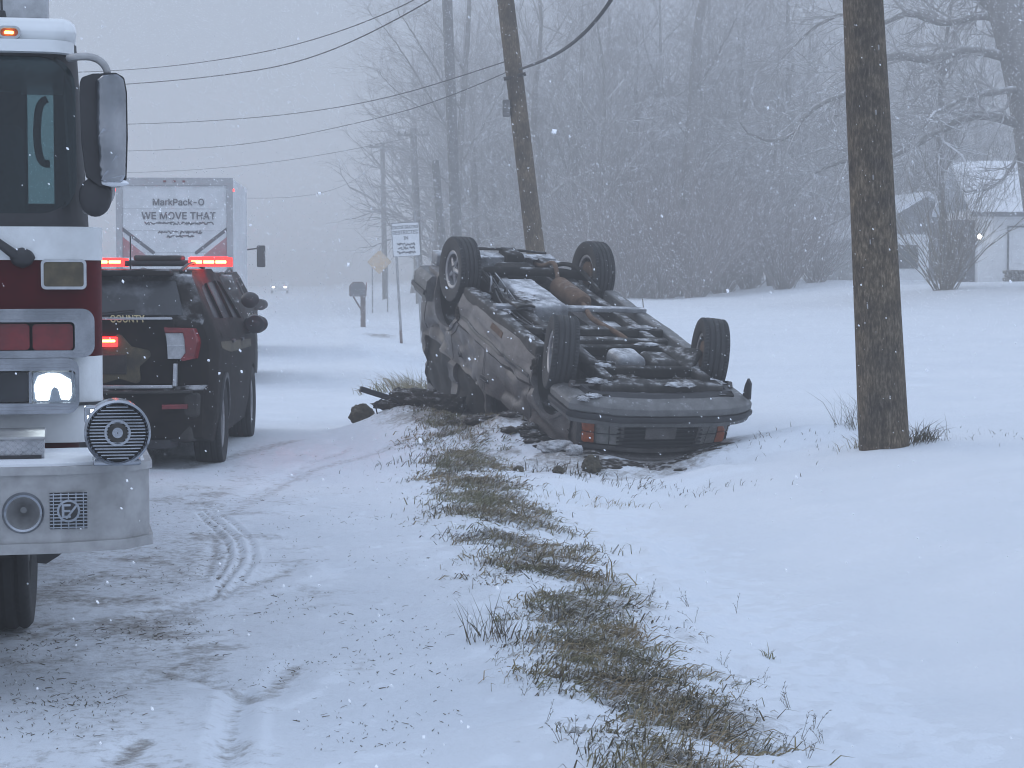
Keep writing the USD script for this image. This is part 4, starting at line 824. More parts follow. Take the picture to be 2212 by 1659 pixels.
mk(pol, 'spotlight', moved(lumpy(.10, 3, .06, 1.2, 6, (.9, .75, .8)), spx(540, 648, 3.0)[0], 3.0, spx(540, 648, 3.0)[1]), 'black_plastic', True)
wl_ = spx(497, 701, 3.1); mk(pol, 'mirror_lamp', rbox(wl_[0] - .02, wl_[0] + .02, 3.0, 3.04, wl_[1] - .025, wl_[1] + .025, .01), 'lamp_white', 30, label='small white lamp by the side mirror')
so2 = on(-5.08, 31.2, -.02)
pol2, G2, sh2, _ = suv('parked_car', so2, math.radians(4.6), 'dark car mostly hidden ahead of the police car with one small red tail lamp lit', lit=False)
mk(pol2, 'tail_lamp', sh2(rbox(.72, .80, -.02, .03, 1.02, 1.10, .01)), 'lamp_red_dim', 30, label='small lit red lamp')

# ---------------------------------------------------------------- box truck ahead of the police car
TB = math.radians(3.8); to = on(-7.10, 43.0, 0.)
tr = xf('box_truck', to, TB, 'white box truck with black lettering and red corner flashes on its rear door', 'box truck')
zt = EYE[2] + (600 - 386) / 4400 * 43
mk(tr, 'cargo_box', rbox(-1.22, 1.22, 0, 4.7, .95, zt, .04), 'box_white', 30)
fr = mk(tr, 'rear_frame', prism(sbox(-1.22, .9, 1.22, zt + .005).difference(sbox(-1.09, 1.05, 1.09, zt - .16)), -.035, .02), 'box_grey')
dr = mk(tr, 'rear_door', box(-1.085, 1.085, -.012, -.002, 1.05, zt - .165), 'box_white')
for k in range(5): mk(dr, 'door_seam', box(-1.08, 1.08, -.0145, -.012, 1.25 + k * .46, 1.258 + k * .46), 'box_grey')
zp = lambda py: EYE[2] + (600 - py) / 4400 * 43 - to[2]
xp = lambda px: (px - 1106) / 4400 * 43 - to[0]
mk(dr, 'lettering', moved(text('MarkPack-O', .13, .004, True), xp(388), -.0205, zp(444), TXT_Y), 'sign_black')
mk(dr, 'lettering', moved(text('WE MOVE THAT', .145, .004, True), xp(388), -.0205, zp(474), TXT_Y), 'sign_black')
def squiggle(x0, x1, z, h, y, seed, n=26):
    r = np.random.default_rng(seed); out = []; x = x0
    while x < x1 - .01:
        w = r.uniform(.02, .05); out.append(LineString([(x, z + r.uniform(-h, h) * .5), (min(x + w, x1), z + r.uniform(-h, h) * .5)]).buffer(h * .22)); x += w * r.uniform(.8, 1.5)
    from shapely import union_all
    return prism(union_all(out), y, y + .004)
for x0, x1, py, sd in ((316, 462, 483, 1), (345, 437, 502, 2), (363, 420, 511, 3)): mk(dr, 'small_print', squiggle(xp(x0), xp(x1), zp(py), .06, -.0165, sd), 'sign_black')
for s in (1, -1):
    mk(dr, 'stripe', prism(LineString([(s * 1.08, zp(496)), (s * .45, zp(546))]).buffer(.035).intersection(sbox(-1.085, .9, 1.085, 4)), -.0165, -.0125), 'sign_black')
    mk(dr, 'red_flash', prism(Polygon([(s * 1.085, zp(512)), (s * .55, zp(556)), (s * 1.085, zp(556))]), -.0165, -.0125), 'box_red')
    mk(tr, 'marker_lamp', rbox(s * 1.23 - .02, s * 1.23 + .02, .02, .08, zt - .28, zt - .22, .01), 'lamp_red_dim', 30)
    mm = mk(tr, 'side_mirror', rbox(s * 1.48 - .10, s * 1.48 + .10, 5.7, 5.8, 1.9, 2.42, .03), 'black_plastic', 30); mk(mm, 'mirror_arm', tube([[s * 1.0, 5.8, 2.3], [s * 1.48, 5.75, 2.36]], .02, 6), 'black_plastic', True)
    for wy in (1.4, 5.7): wheel(tr, s * .98, wy, .46, .46, .28, .28, s, 0, 'alloy', 'rubber_dark', axis='x', drum=False)
    mk(tr, 'tail_lamp', rbox(s * .95 - .12, s * .95 + .12, -.04, 0, .78, .88, .01), 'lens_red', 30)
for k in range(3): mk(tr, 'top_lamp', rbox(-.2 + k * .2 - .03, -.2 + k * .2 + .03, -.05, -.03, zt - .09, zt - .05, .008), 'lens_red', 30)
mk(tr, 'cab', rbox(-1.05, 1.05, 4.8, 6.9, .5, 2.35, .1), 'box_white', 30); mk(tr, 'chassis', box(-.5, .5, .2, 6.6, .5, .93), 'black_plastic'); mk(tr, 'rear_step', rbox(-1.15, 1.15, -.15, .1, .55, .70, .02), 'steel', 30)

# ---------------------------------------------------------------- signs, mailbox, marker, buildings
def place(px, py, y): 
    p = at(px, py, y); return on(p[0], p[1])
s0 = place(868, 725, 55.7); up = EYE[2] + (600 - 482) / 4400 * 55.7 - s0[2]; dn = EYE[2] + (600 - 555) / 4400 * 55.7 - s0[2]
sg = xf('regulation_sign', s0 - [0, 0, .2], math.radians(-3), 'white rectangular sign with black writing on two steel posts beside the road', 'road sign')
k_ = 55.7 / 4400; X = lambda px: (px - 868) * k_
lean = lambda m: moved(m, rot=Ro.from_euler('y', -3.2, degrees=True).as_matrix())
up += .2; dn += .2
mk(sg, 'post', lean(rbox(-.035, .035, 0, .05, 0, up - .02, .01)), 'steel', 30); mk(sg, 'post', lean(rbox(.53, .60, 0, .05, 0, up + .3, .01)), 'steel', 30)
pl_ = mk(sg, 'plate', lean(prism(rrect(-.09, .67, dn, up, .03), -.01, -.003)), 'sign_white')
mk(pl_, 'border', lean(prism(rrect(-.09, .67, dn, up, .03).difference(rrect(-.078, .658, dn + .012, up - .012, .025)), -.013, -.0102)), 'sign_black')
for tx, h, zf in (('ENGINE BRAKING', .085, .82), ('RESTRICTED', .10, .66), ('IN', .085, .50)):
    m = text(tx, h, .003, True); w_ = np.ptp(m.bounds[:, 0]); m.apply_scale([min(1, .70 / w_), 1, 1]); mk(pl_, 'lettering', lean(moved(m, .29, -.0102, dn + (up - dn) * zf, TXT_Y)), 'sign_black')
for zf, w_, sd in ((.36, .24, 5), (.25, .22, 6), (.12, .25, 7)): mk(pl_, 'small_print', lean(squiggle(.29 - w_, .29 + w_, dn + (up - dn) * zf, .07, -.0135, sd)), 'sign_black')
mk(sg, 'reflector_post', lean(rbox(-.04, .04, -.02, 0, .02, .55, .01)), 'mailbox_brown', 30)
d0 = place(820, 662, 92.); dz_ = EYE[2] + (600 - 566) / 4400 * 92 - d0[2]
dg = xf('diamond_sign', d0 - [0, 0, .2], 0, 'orange yellow diamond warning sign on two thin posts', 'road sign'); dz_ += .2
dm = Polygon([(.0, -.56), (.56, 0), (0, .56), (-.56, 0)]).buffer(-.05).buffer(.05)
pd = mk(dg, 'plate', prism(affinity.translate(dm, 0, dz_), -.03, -.02), 'sign_yellow'); mk(pd, 'border', prism(affinity.translate(dm.buffer(-.03).difference(dm.buffer(-.05)), 0, dz_), -.0235, -.0202), 'sign_black')
mk(pd, 'symbol', prism(affinity.translate(Point(.02, .12).buffer(.10).union(sbox(-.05, -.2, .09, .1)), 0, dz_), -.0235, -.0202), 'sign_black')
for q in (-.32, .36): mk(dg, 'post', rbox(q - .03, q + .03, -.02, .03, 0, dz_ - .1, .01), 'steel', 30)
p0 = place(783, 690, 66.)
mb = xf('mailbox', p0 - [0, 0, .25], math.radians(6), 'brown roadside mailbox on a wooden post beyond the white sign', 'mailbox')
hz = EYE[2] + (600 - 640) / 4400 * 66 - p0[2] + .25
mk(mb, 'post', rbox(-.06, .10, -.05, .09, 0, hz, .01), 'mailbox_brown', 30); mk(mb, 'box', prism(Polygon([(-.42, hz), (.12, hz), (.12, hz + .33), (.0, hz + .47), (-.3, hz + .47), (-.42, hz + .33)]).buffer(-.02).buffer(.02), -.3, .35), 'mailbox_brown')
mk(mb, 'lid', prism(Polygon([(-.39, hz + .03), (.09, hz + .03), (.09, hz + .31), (-.02, hz + .43), (-.28, hz + .43), (-.39, hz + .31)]), -.315, -.30), 'house_dark'); mk(mb, 'flag', rbox(.12, .14, -.2, .0, hz + .2, hz + .45, .006), 'box_red')
mk(mb, 'brace', tube([[-.3, 0, hz], [0, 0, hz - .5]], .03, 6), 'mailbox_brown')
q = hit(1393, 698); h_ = 52 / 4400 * q[1]
stk = top('marker_stake', tube([q - [0, 0, .15], q + [-.03 * h_, 0, .35 * h_], q + [-.10 * h_, 0, h_]], [.012, .013, .011], 6), 'pole_wood', 'thin dark stake leaning out of the snow field behind the van', 'stake')
# garage
HY = 73.; hk = HY / 4400
hg = np.array([at(2112, 615, HY)[0], HY, 0.]); hg[2] = float(ground_z(hg[0], hg[1])) - .1
H = lambda py: EYE[2] + (600 - py) * hk - hg[2]
ho = xf('garage', hg, 0, 'white garage with a snow covered roof and a lit wall lamp', 'building')
mk(ho, 'wall', box(0, 9, 0, 6, 0, H(452)), 'house_white')
for k in range(8): mk(ho, 'siding_seam', box(.02, 8.98, -.012, 0, .25 + k * .3, .262 + k * .3), 'house_white')
mk(ho, 'roof', prism(Polygon([(-.35, H(458)), (3.1, H(338)), (6.4, H(450)), (6.4, H(452) - .1), (3.1, H(338) - .14), (-.35, H(458) - .12)]), -.35, 9.3, 'x'), 'roof_snow'); mk(ho, 'eave', box(-.35, 9.3, -.40, -.33, H(460) - .15, H(458) - .02), 'house_dark')
dd = mk(ho, 'door', box((2178 - 2112) * hk, (2178 - 2112) * hk + 2.4, -.03, .02, .02, H(492)), 'house_white'); fx = (2178 - 2112) * hk
mk(dd, 'door_frame', prism(sbox(fx - .06, 0, fx + 2.46, H(492) + .06).difference(sbox(fx, -.1, fx + 2.4, H(492))), -.045, .0), 'house_dark')
for k in range(3): mk(dd, 'door_panel', rbox(fx + .1, fx + 2.3, -.04, -.02, .15 + k * .62, .62 + k * .62, .008), 'house_white')
lp = mk(ho, 'wall_lamp', rbox(-.08, .08, -.20, -.01, H(512) - .14, H(512) + .14, .02), 'house_dark', 30); mk(lp, 'bulb', Manifold.sphere(.085, 16).translate([0, -.22, H(512)]), 'lamp_porch', True)
mk(ho, 'side_extension', box(-.75, 0, .5, 5, 0, H(475)), 'house_dark')
bx = top('wood_pile', cat(*[moved(lathe([(.001, 0), (.07, 0), (.07, .5), (.001, .5)], 'y', 8), hg[0] + .75 + .15 * (i % 6) + .07 * (i // 6 % 2), HY - 1.3, hg[2] + .2 + .13 * (i // 6)) for i in range(18)]), 'bark', 'low pile of cut logs against the white garage wall', 'wood pile')
hb = np.array([at(1965, 600, 96.)[0], 96., 0.]); hb[2] = float(ground_z(hb[0], hb[1])) - .1
h2 = xf('far_house', hb, math.radians(8), 'faint house with a snowy gable roof behind the bare trees', 'building')
ze = EYE[2] + (600 - 470) * 96 / 4400 - hb[2]
mk(h2, 'wall', box(-2.6, 4, 0, 7, 0, ze - .8), 'house_white'); mk(h2, 'roof', prism(Polygon([(-3.1, ze - 1.0), (.7, ze + 1.2), (4.5, ze - 1.0), (4.5, ze - 1.2), (.7, ze + 1.0), (-3.1, ze - 1.2)]), -.5, 7.5), 'roof_snow')
mk(h2, 'gable', prism(Polygon([(-2.6, ze - .8), (4, ze - .8), (.7, ze + 1.0)]), .0, .2), 'house_dark'); mk(h2, 'window', box(-.6, .4, -.03, .02, ze - 2.4, ze - 1.3), 'dark_glass'); mk(h2, 'window', box(1.6, 2.6, -.03, .02, ze - 2.4, ze - 1.3), 'dark_glass')

# ---------------------------------------------------------------- utility poles and lines
def pole(px0, py0, px1, py1, Y, d0, d1, label, mat_='pole_wood', arms=(), bury=.4, above=0., n=16):
    b = at(px0, py0, Y); b = on(b[0], b[1]) if py0 > 640 else b
    t_ = at(px1, py1, Y); ax = (t_ - b); L = np.linalg.norm(ax); ax /= L
    g = xf('utility_pole', b, 0, label, 'utility pole', 'utility poles along the road')
    pts = np.array([ax * s for s in np.r_[-bury, np.linspace(.05, 1, 9) * L, L + above]])
    rs = np.interp(np.linspace(0, 1, len(pts)), [0, 1], [d0 / 2, d1 / 2]) * (1 + .012 * rng.standard_normal(len(pts)))
    mk(g, 'trunk', tube(pts, rs, n), mat_, 50)
    for pyc, half, tilt in arms:
        zc = at(px1, pyc, Y)[2] - b[2]; s = zc / ax[2]; c = ax * s
        a = mk(g, 'crossarm', moved(rbox(-half, half, -.06, .06, -.06, .06, .01), *(c + [0, -.16, 0]), Ro.from_euler('y', tilt, degrees=True).as_matrix()), mat_, 30)
        for q in (-.9, -.5, .5, .9): mk(a, 'insulator', moved(lathe([(.001, 0), (.03, 0), (.05, .05), (.03, .12), (.001, .13)], 'z', 10), *(c + [q * half, -.16, .06])), 'house_dark', True)
    return g, b, ax
P1, b1_, ax1 = pole(1910, 950, 1864, 0, 17.6, .44, .335, 'thick brown wooden utility pole in the foreground right of the van', above=1.2, n=28)
cc = ax1 * 2.4
for k in range(5): mk(P1, 'staple', tube([ax1 * (1.2 + k * .55) + [-.12 + .05 * k, -.20, 0], ax1 * (1.24 + k * .55) + [-.12 + .05 * k, -.195, 0]], .006, 5), 'steel')
P2, b2_, ax2 = pole(1192, 815, 1092, 0, 32., .31, .265, 'leaning weathered utility pole directly behind the overturned van', above=1.5)
c2 = at(1112, 165, 32.) - b2_
mk(P2, 'cable_clamp', tube([c2 + [-.17, -.1, -.05], c2 + [.17, -.1, .03]], .03, 8), 'under_steel'); mk(P2, 'junction_box', moved(rbox(-.06, .06, -.08, .06, -.13, .13, .02), *(c2 + [-.13, -.05, -.5])), 'pole_wood_hazed', 30)
P3, b3_, ax3 = pole(990, 640, 966, 0, 62., .36, .30, 'upright far utility pole just left of the leaning one', 'pole_wood_hazed', above=1.2, bury=1.)
P4, b4_, ax4 = pole(963, 620, 940, 347, 66., .28, .24, 'short broken utility pole stub among the bare trees', 'pole_wood_hazed', bury=1.2, n=12)
P5, b5_, ax5 = pole(906, 640, 893, 278, 95., .36, .28, 'distant utility pole with a single crossarm in the haze', 'pole_wood_hazed', arms=((292, .75, 0),), bury=1., n=12)
P6, b6_, ax6 = pole(832, 640, 826, 308, 125., .36, .28, 'farthest utility pole barely visible in the snow haze', 'pole_wood_hazed', arms=((318, .8, 0),), bury=1., n=10)
def line(pts, r, label, name='power_line', n=40):
    top(name, tube(curve(np.array([at(*p) for p in pts]), n), r * .72, 5), 'wire_black', label, 'power line', 'overhead lines along the road', True)
line([(60, 158, 58.), (255, 152, 52.), (480, 128, 44.), (720, 72, 37.), (890, 2, 33.), (960, -40, 31.)], .013, 'topmost thin overhead line rising from the mirror to the trees')
line([(60, 192, 58.), (270, 182, 52.), (520, 157, 44.), (750, 94, 37.), (930, 0, 33.), (1000, -45, 31.)], .016, 'second overhead line just below the topmost one')
line([(100, 270, 62.), (280, 268, 57.), (560, 253, 49.), (850, 207, 40.), (1040, 150, 34.), (1108, 128, 31.9)], .012, 'overhead line that meets the leaning pole at its clamp')
line([(100, 330, 64.), (280, 326, 59.), (520, 312, 52.), (760, 268, 44.), (930, 222, 37.), (1108, 150, 31.9)], .010, 'lower faint overhead line sagging to the leaning pole')
line([(200, 375, 110.), (430, 366, 105.), (660, 340, 99.), (893, 296, 94.8)], .018, 'faint overhead line running to the distant crossarm')
line([(300, 442, 140.), (550, 428, 134.), (700, 415, 130.), (826, 330, 124.8)], .02, 'faintest overhead line low over the road')
line([(1122, 150, 31.8), (1180, 128, 28.), (1250, 82, 24.), (1310, 14, 21.), (1345, -50, 19.)], .03, 'thick cable curving from the leaning pole up to the right')

dc = on((604 - CX) / FPX * 215, 215, 0.)
cr_ = xf('distant_car', dc, math.radians(5.5), 'tiny oncoming car far down the road with faint lit headlights', 'car')
mk(cr_, 'body', prism(Polygon([(0, .3), (0, .75), (.9, .95), (1.5, 1.4), (3.2, 1.42), (4., 1.0), (4.3, .9), (4.3, .3)]).buffer(-.05).buffer(.05), -.9, .9, 'x'), 'box_white', 30)
for s_ in (-.62, .62):
    mk(cr_, 'headlight', rbox(s_ - .14, s_ + .14, -.03, .05, .58, .74, .02), 'lamp_porch', 30)
    for wy in (.8, 3.4): mk(cr_, 'wheel', moved(tyre_mesh(.33, .2, .2, 24), s_ * 1.3, wy, .33, Ro.from_euler('z', 90, degrees=True).as_matrix()), 'rubber_dark', 30)

# ---------------------------------------------------------------- bare trees and shrubs
def segs_mesh(S, n=3):
    """straight tapered pieces (p0, p1, r0, r1) as one mesh"""
    S = np.array(S, float); p0, p1, r0, r1 = S[:, :3], S[:, 3:6], S[:, 6], S[:, 7]
    d = p1 - p0; d /= np.maximum(np.linalg.norm(d, axis=1, keepdims=True), 1e-9)
    h = np.where(np.abs(d[:, 2:3]) < .9, [[0, 0, 1.]], [[1., 0, 0]]); a = np.cross(d, h); a /= np.linalg.norm(a, axis=1, keepdims=True); b = np.cross(d, a)
    ang = np.arange(n) / n * 2 * np.pi; c = np.cos(ang)[None, :, None] * a[:, None] + np.sin(ang)[None, :, None] * b[:, None]
    v = np.concatenate([p0[:, None] + c * r0[:, None, None], p1[:, None] + c * r1[:, None, None]], 1).reshape(-1, 3)
    k = np.arange(n); k2 = (k + 1) % n; f = np.concatenate([np.stack([k, k2, k2 + n], 1), np.stack([k, k2 + n, k + n], 1)])
    return v, (f[None] + (np.arange(len(S)) * 2 * n)[:, None, None]).reshape(-1, 3)
def grow(out, p, d, L, r, n, wob, lift, R, child=None, r_end=.35):
    """one limb; calls child(point, direction, s) along it"""
    step = L / n
    for i in range(n):
        d = d + wob * R.standard_normal(3) + [0, 0, lift]; d /= np.linalg.norm(d)
        q = p + d * step; ra, rb = r * (1 - (1 - r_end) * i / n), r * (1 - (1 - r_end) * (i + 1) / n)
        out.append((*p, *q, ra, rb)); p = q
        if child: child(p, d, (i + 1) / n, rb)
def side(d, R, ang):
    a = R.standard_normal(3); a -= d * (a @ d); a /= max(np.linalg.norm(a), 1e-6); return d * math.cos(ang) + a * math.sin(ang)
def twigs(out, R, p, d, L, r, lev):
    def kid(q, e, s, rr):
        if lev <= 0: return
        for _ in range(R.integers(1, 3) if lev > 1 else 1):
            twigs(out, R, q, side(e, R, R.uniform(.35, .85)), L * R.uniform(.42, .68), max(rr * .62, .0045), lev - 1)
    grow(out, p, d, L, r, 4 if lev > 1 else 3 if lev == 1 else 2, .16, .03, R, kid, .45)
def tree(seed, H, r0, low=.18, nb=22, spread=.34, lev=3):
    R = np.random.default_rng(seed); tr_, cr = [], []
    hs = np.linspace(0, 1, 11); wob = np.cumsum(R.normal(0, .10, (11, 2)), 0) * (H / 12); wob[0] = 0
    pts = np.c_[wob, hs * H * .93]; rad = r0 * (1 - .86 * hs ** .8); rad[0] *= 1.25
    fork = []
    for k in range(nb):
        s = low + (1 - low) * (k + R.uniform(0, 1)) / nb; p = np.array([np.interp(s, hs, pts[:, j]) for j in range(3)])
        az = k * 2.4 + R.uniform(-.5, .5); el = R.uniform(.25, .75) + .45 * s
        d = np.array([math.cos(az) * math.cos(el), math.sin(az) * math.cos(el), math.sin(el)]); L = H * spread * (1 - .55 * s) * R.uniform(.75, 1.2)
        L = min(L, (H - p[2]) / max(math.sin(el), .2) * .95)
        twigs(cr, R, p, d, L, np.interp(s, hs, rad) * .52 + .006, lev)
    return tube(pts, rad, 9), segs_mesh(cr)
def shrub(seed, H, n, fan, lev=2):
    R = np.random.default_rng(seed); st = []
    for k in range(n):
        az = R.uniform(0, 2 * np.pi); f = fan * math.sqrt(R.uniform(0, 1)); d = np.array([math.cos(az) * f, math.sin(az) * f, 1.]); d /= np.linalg.norm(d)
        p = np.array([math.cos(az), math.sin(az), 0]) * R.uniform(0, .3)
        def kid(q, e, s, rr, L=H):
            if s > .25 and R.uniform() < .75: twigs(st, R, q, side(e, R, R.uniform(.25, .6)), L * R.uniform(.18, .4), rr * .6, lev - 1)
        grow(st, p, d, H * R.uniform(.45, 1.15), R.uniform(.010, .024), 6, .11, .0, R, kid, .3)
    return segs_mesh(st)
TREES = []
KIND = [('tree', 13.0, .21, .10, 22), ('tree', 12.2, .26, .22, 20), ('tree', 13.2, .17, .05, 24), ('tree', 11.5, .15, .12, 22), ('tree', 12.6, .30, .28, 18)]
SPOT = []
Rt = np.random.default_rng(22)
for row, (Y, px0, px1, n) in enumerate(((87, 1225, 1700, 4), (95, 1010, 1780, 8), (105, 920, 1990, 11), (116, 870, 2260, 13), (128, 850, 2330, 12))):
    for k in range(n):
        px = px0 + (px1 - px0) * (k + Rt.uniform(.2, .8)) / n; y = Y + Rt.uniform(-3.5, 3.5); x = (px - CX) / FPX * y
        SPOT.append((x, y))
near_label = 'bare grey tree in the snowy wood behind the van'
for i, (x, y) in enumerate(SPOT):
    kd = i % len(KIND); loc = on(x, y, -.15); rz = Rt.uniform(0, 6.28); sc = Rt.uniform(1.12, 1.38)
    if i < len(KIND):
        _, H_, r_, low, nb = KIND[kd]; tk, cr = tree(100 + i, H_, r_, low, nb)
        g = xf('bare_tree', loc, rz, near_label, 'tree', 'bare trees of the wood behind the van'); mk(g, 'trunk', tk, 'bark', True); mk(g, 'crown', cr, 'twig_hazed'); TREES.append(g.GetPath())
    else: ref(TREES[kd], 'bare_tree', loc, rz, sc, near_label, 'tree', 'bare trees of the wood behind the van')
# two tall trunks that stand out in the wood
def limb_tree(name, label, base_px, Y, trunk_px, rads, limbs, seed, lev=2, mat_='bark', tw='twig_hazed'):
    R = np.random.default_rng(seed); b = at(*trunk_px[0], Y); b = on(b[0], Y, -.2) if base_px is None else on(at(*base_px, Y)[0], Y, -.2)
    g = xf(name, b, 0, label, 'tree'); pts = np.vstack([[0, 0, 0]] + [at(*p, Y) - b for p in trunk_px])
    mk(g, 'trunk', tube(curve(pts, 30), np.interp(np.linspace(0, 1, 30), np.linspace(0, 1, len(rads)), rads), 12), mat_, True)
    tw_ = []
    for pl, r0, r1, dy in limbs:
        q = np.array([at(*p, Y + dy * i / max(len(pl) - 1, 1)) - b for i, p in enumerate(pl)]); q = curve(q, 22); q += R.normal(0, .03, q.shape) * np.linspace(0, 1, 22)[:, None]
        rr = np.linspace(r0, r1, 22); mk(g, 'limb', tube(q, rr, 8), mat_, True)
        for i in range(2, 22):
            e = q[i] - q[i - 1]; e /= np.linalg.norm(e)
            for _ in range(2 if i < 20 else 4):
                if R.uniform() < .8: twigs(tw_, R, q[i], side(e, R, R.uniform(.4, 1.1)), R.uniform(.7, 2.2) * (.6 + .4 * r0 / .12), max(rr[i] * .4, .009), lev)
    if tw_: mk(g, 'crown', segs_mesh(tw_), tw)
    return g
limb_tree('large_tree', 'large grey tree with heavy low limbs at the right edge before the garage', (2268, 612), 63.,
          [(2262, 520), (2245, 387), (2226, 258), (2195, 120), (2162, 0), (2155, -30)], [.68, .64, .62, .60, .56, .5, .46],
          [([(2225, 275), (2160, 255), (2105, 250), (2050, 272), (2000, 300), (1950, 328), (1890, 344), (1820, 352), (1760, 372)], .16, .04, -3),
           ([(2215, 190), (2140, 200), (2080, 215), (2030, 240), (1990, 282)], .12, .04, -5),
           ([(2200, 130), (2120, 110), (2060, 112), (2010, 130), (1940, 120), (1880, 150), (1830, 200), (1760, 230), (1700, 302), (1650, 300), (1600, 262)], .17, .03, -2),
           ([(2180, 70), (2090, 40), (2030, 50), (1960, 30), (1900, 50), (1840, 30), (1760, 60), (1690, 130)], .13, .03, 3),
           ([(2200, 330), (2150, 400), (2080, 410)], .06, .02, -2), ([(2140, 20), (2080, -20), (2000, -40)], .12, .06, 2),
           ([(2160, 90), (2200, 30), (2260, -20)], .15, .08, 2), ([(1990, 282), (1960, 300), (1930, 290), (1880, 262), (1800, 250)], .06, .02, -1)], 5, 2)
limb_tree('slim_tree', 'slim young tree rising from the pale twiggy bush beside the garage', (2045, 622), 67., [(2042, 520), (2032, 400), (2030, 250), (2040, 120), (2060, -20)], [.13, .12, .11, .09, .07, .05],
          [([(2030, 380), (2060, 340), (2090, 270)], .05, .015, 1), ([(2030, 300), (2000, 240), (1985, 160)], .05, .015, 1), ([(2034, 420), (2010, 380), (1985, 350)], .04, .012, 1), ([(2032, 200), (2065, 140), (2100, 60)], .05, .015, 1)], 6, 2)
limb_tree('tall_trunk_tree', 'tall straight dark trunk in the wood left of the foreground pole', (1492, 640), 86., [(1490, 520), (1486, 380), (1498, 220), (1505, 100), (1525, -20)], [.34, .30, .27, .24, .21, .17],
          [([(1488, 300), (1440, 220), (1400, 120), (1380, 30)], .07, .02, 2), ([(1500, 200), (1550, 120), (1590, 40)], .07, .02, -2), ([(1490, 400), (1540, 330), (1600, 290)], .06, .015, 2), ([(1487, 440), (1430, 390), (1380, 350)], .05, .015, -2)], 8, 2)
limb_tree('overhanging_tree', 'bare tree whose thin branches reach left over the road', (985, 640), 82., [(985, 520), (990, 380), (1000, 220), (1010, 80), (1015, -20)], [.2, .18, .16, .13, .10, .08],
          [([(990, 330), (940, 230), (880, 130), (830, 60), (790, 20)], .06, .012, 2), ([(998, 240), (940, 150), (890, 70), (850, 10)], .06, .012, -2), ([(992, 300), (920, 240), (860, 200), (815, 150)], .05, .012, 2), ([(1005, 160), (960, 80), (920, 20)], .05, .012, 1),
           ([(990, 360), (1050, 260), (1100, 160)], .06, .012, 2), ([(988, 420), (930, 360), (880, 320)], .04, .010, 1)], 9, 2, tw='twig_hazed')
S1 = shrub(201, 3.4, 70, 1.05, 2); S2 = shrub(202, 3.0, 60, .85, 2); S3 = shrub(203, 3.7, 70, .62, 1)
def bush(mesh, mat_, px, py, y, sc, rz, label, grp=None):
    p = on((px - CX) / FPX * y, y, -.05); g = xf('shrub', p, rz, label, 'shrub', grp); g.AddScaleOp().Set(Gf.Vec3f(sc, sc, sc)); mk(g, 'stems', mesh, mat_); return g.GetPath()
B1 = bush(S1, 'twig_brown_hazed', 1425, 640, 81., 1.75, .3, 'dense brown thicket of stems behind the raised rear wheel of the van')
B2 = bush(S2, 'twig_brown_hazed', 1690, 635, 83., 1.45, 1.3, 'brown twiggy shrub in the field left of the foreground pole')
B3 = bush(S3, 'twig_pale', 2040, 622, 66., 1.25, .0, 'pale fan shaped bush of straight stems beside the garage')
for px, y, sc, src in ((1340, 56, 1.0, B1), (1500, 55, 1.1, B2), (1560, 59, .9, B1), (1390, 62, 1.2, B2), (1470, 60, 1.25, B1), (1620, 61, .9, B2), (1760, 62, .85, B1), (1290, 60, .9, B2), (1230, 66, 1., B1), (1180, 70, 1., B2), (1130, 72, 1.1, B1), (1060, 76, 1., B2), (1000, 80, 1., B1), (1840, 74, .9, B2), (1920, 78, 1., B1), (1700, 70, 1.2, B2), (1540, 72, 1.3, B1), (1350, 74, 1.3, B2)):
    y *= 1.44; sc *= 1.4
    ref(src, 'shrub', on((px - CX) / FPX * y, y, -.05), Rt.uniform(0, 6), sc, 'brown undergrowth shrub at the foot of the bare wood', 'shrub', 'undergrowth shrubs along the edge of the wood')
# the wood goes on behind: one far mass
far = []
Rf = np.random.default_rng(77)
for k in range(115):
    y = Rf.uniform(138, 165); px = Rf.uniform(930, 2350) ; x = (px - CX) / FPX * y; b = on(x, y, -.2); H_ = Rf.uniform(9, 15)
    grow(far, b, np.array([Rf.normal(0, .05), Rf.normal(0, .05), 1.]), H_, Rf.uniform(.08, .2), 5, .05, 0, Rf, lambda q, e, s, rr: [twigs(far, Rf, q, side(e, Rf, Rf.uniform(.4, 1.)), Rf.uniform(1.5, 3.5), rr * .5 + .01, 2) for _ in range(2)])
tag(mk(None, 'distant_wood', segs_mesh(far), 'twig_hazed'), 'far off mass of bare trunks and twigs fading into the snow', 'wood', kind='stuff')

# ---------------------------------------------------------------- grass, weeds, debris
def blades(P, L, lean, w, seed, curl=.5):
    """bent tapering blades rooted at P"""
    R = np.random.default_rng(seed); n = len(P); az = R.uniform(0, 2 * np.pi, n); a = np.stack([np.cos(az), np.sin(az), 0 * az], 1)
    d = a * R.uniform(.1, .8, n)[:, None] + np.asarray(lean) + [0, 0, 1]; d /= np.linalg.norm(d, axis=1, keepdims=True)
    s = np.cross(d, R.standard_normal((n, 3))); s /= np.linalg.norm(s, axis=1, keepdims=True); s *= (w * R.uniform(.6, 1.4, n))[:, None]
    L = np.asarray(L)[:, None]; m = P + d * L * .55; e = d + np.asarray(lean) * curl * 1.5 + a * curl * .5 - [0, 0, curl]; e /= np.linalg.norm(e, axis=1, keepdims=True); t_ = m + e * L * .5
    v = np.stack([P - s, P + s, m - s * .7, m + s * .7, t_], 1).reshape(-1, 3); f = np.array([[0, 1, 3], [0, 3, 2], [2, 3, 4]])
    return v, (f[None] + (np.arange(n) * 5)[:, None, None]).reshape(-1, 3)
Rg = np.random.default_rng(55)
cy_, cx_, hw_ = [], [], []
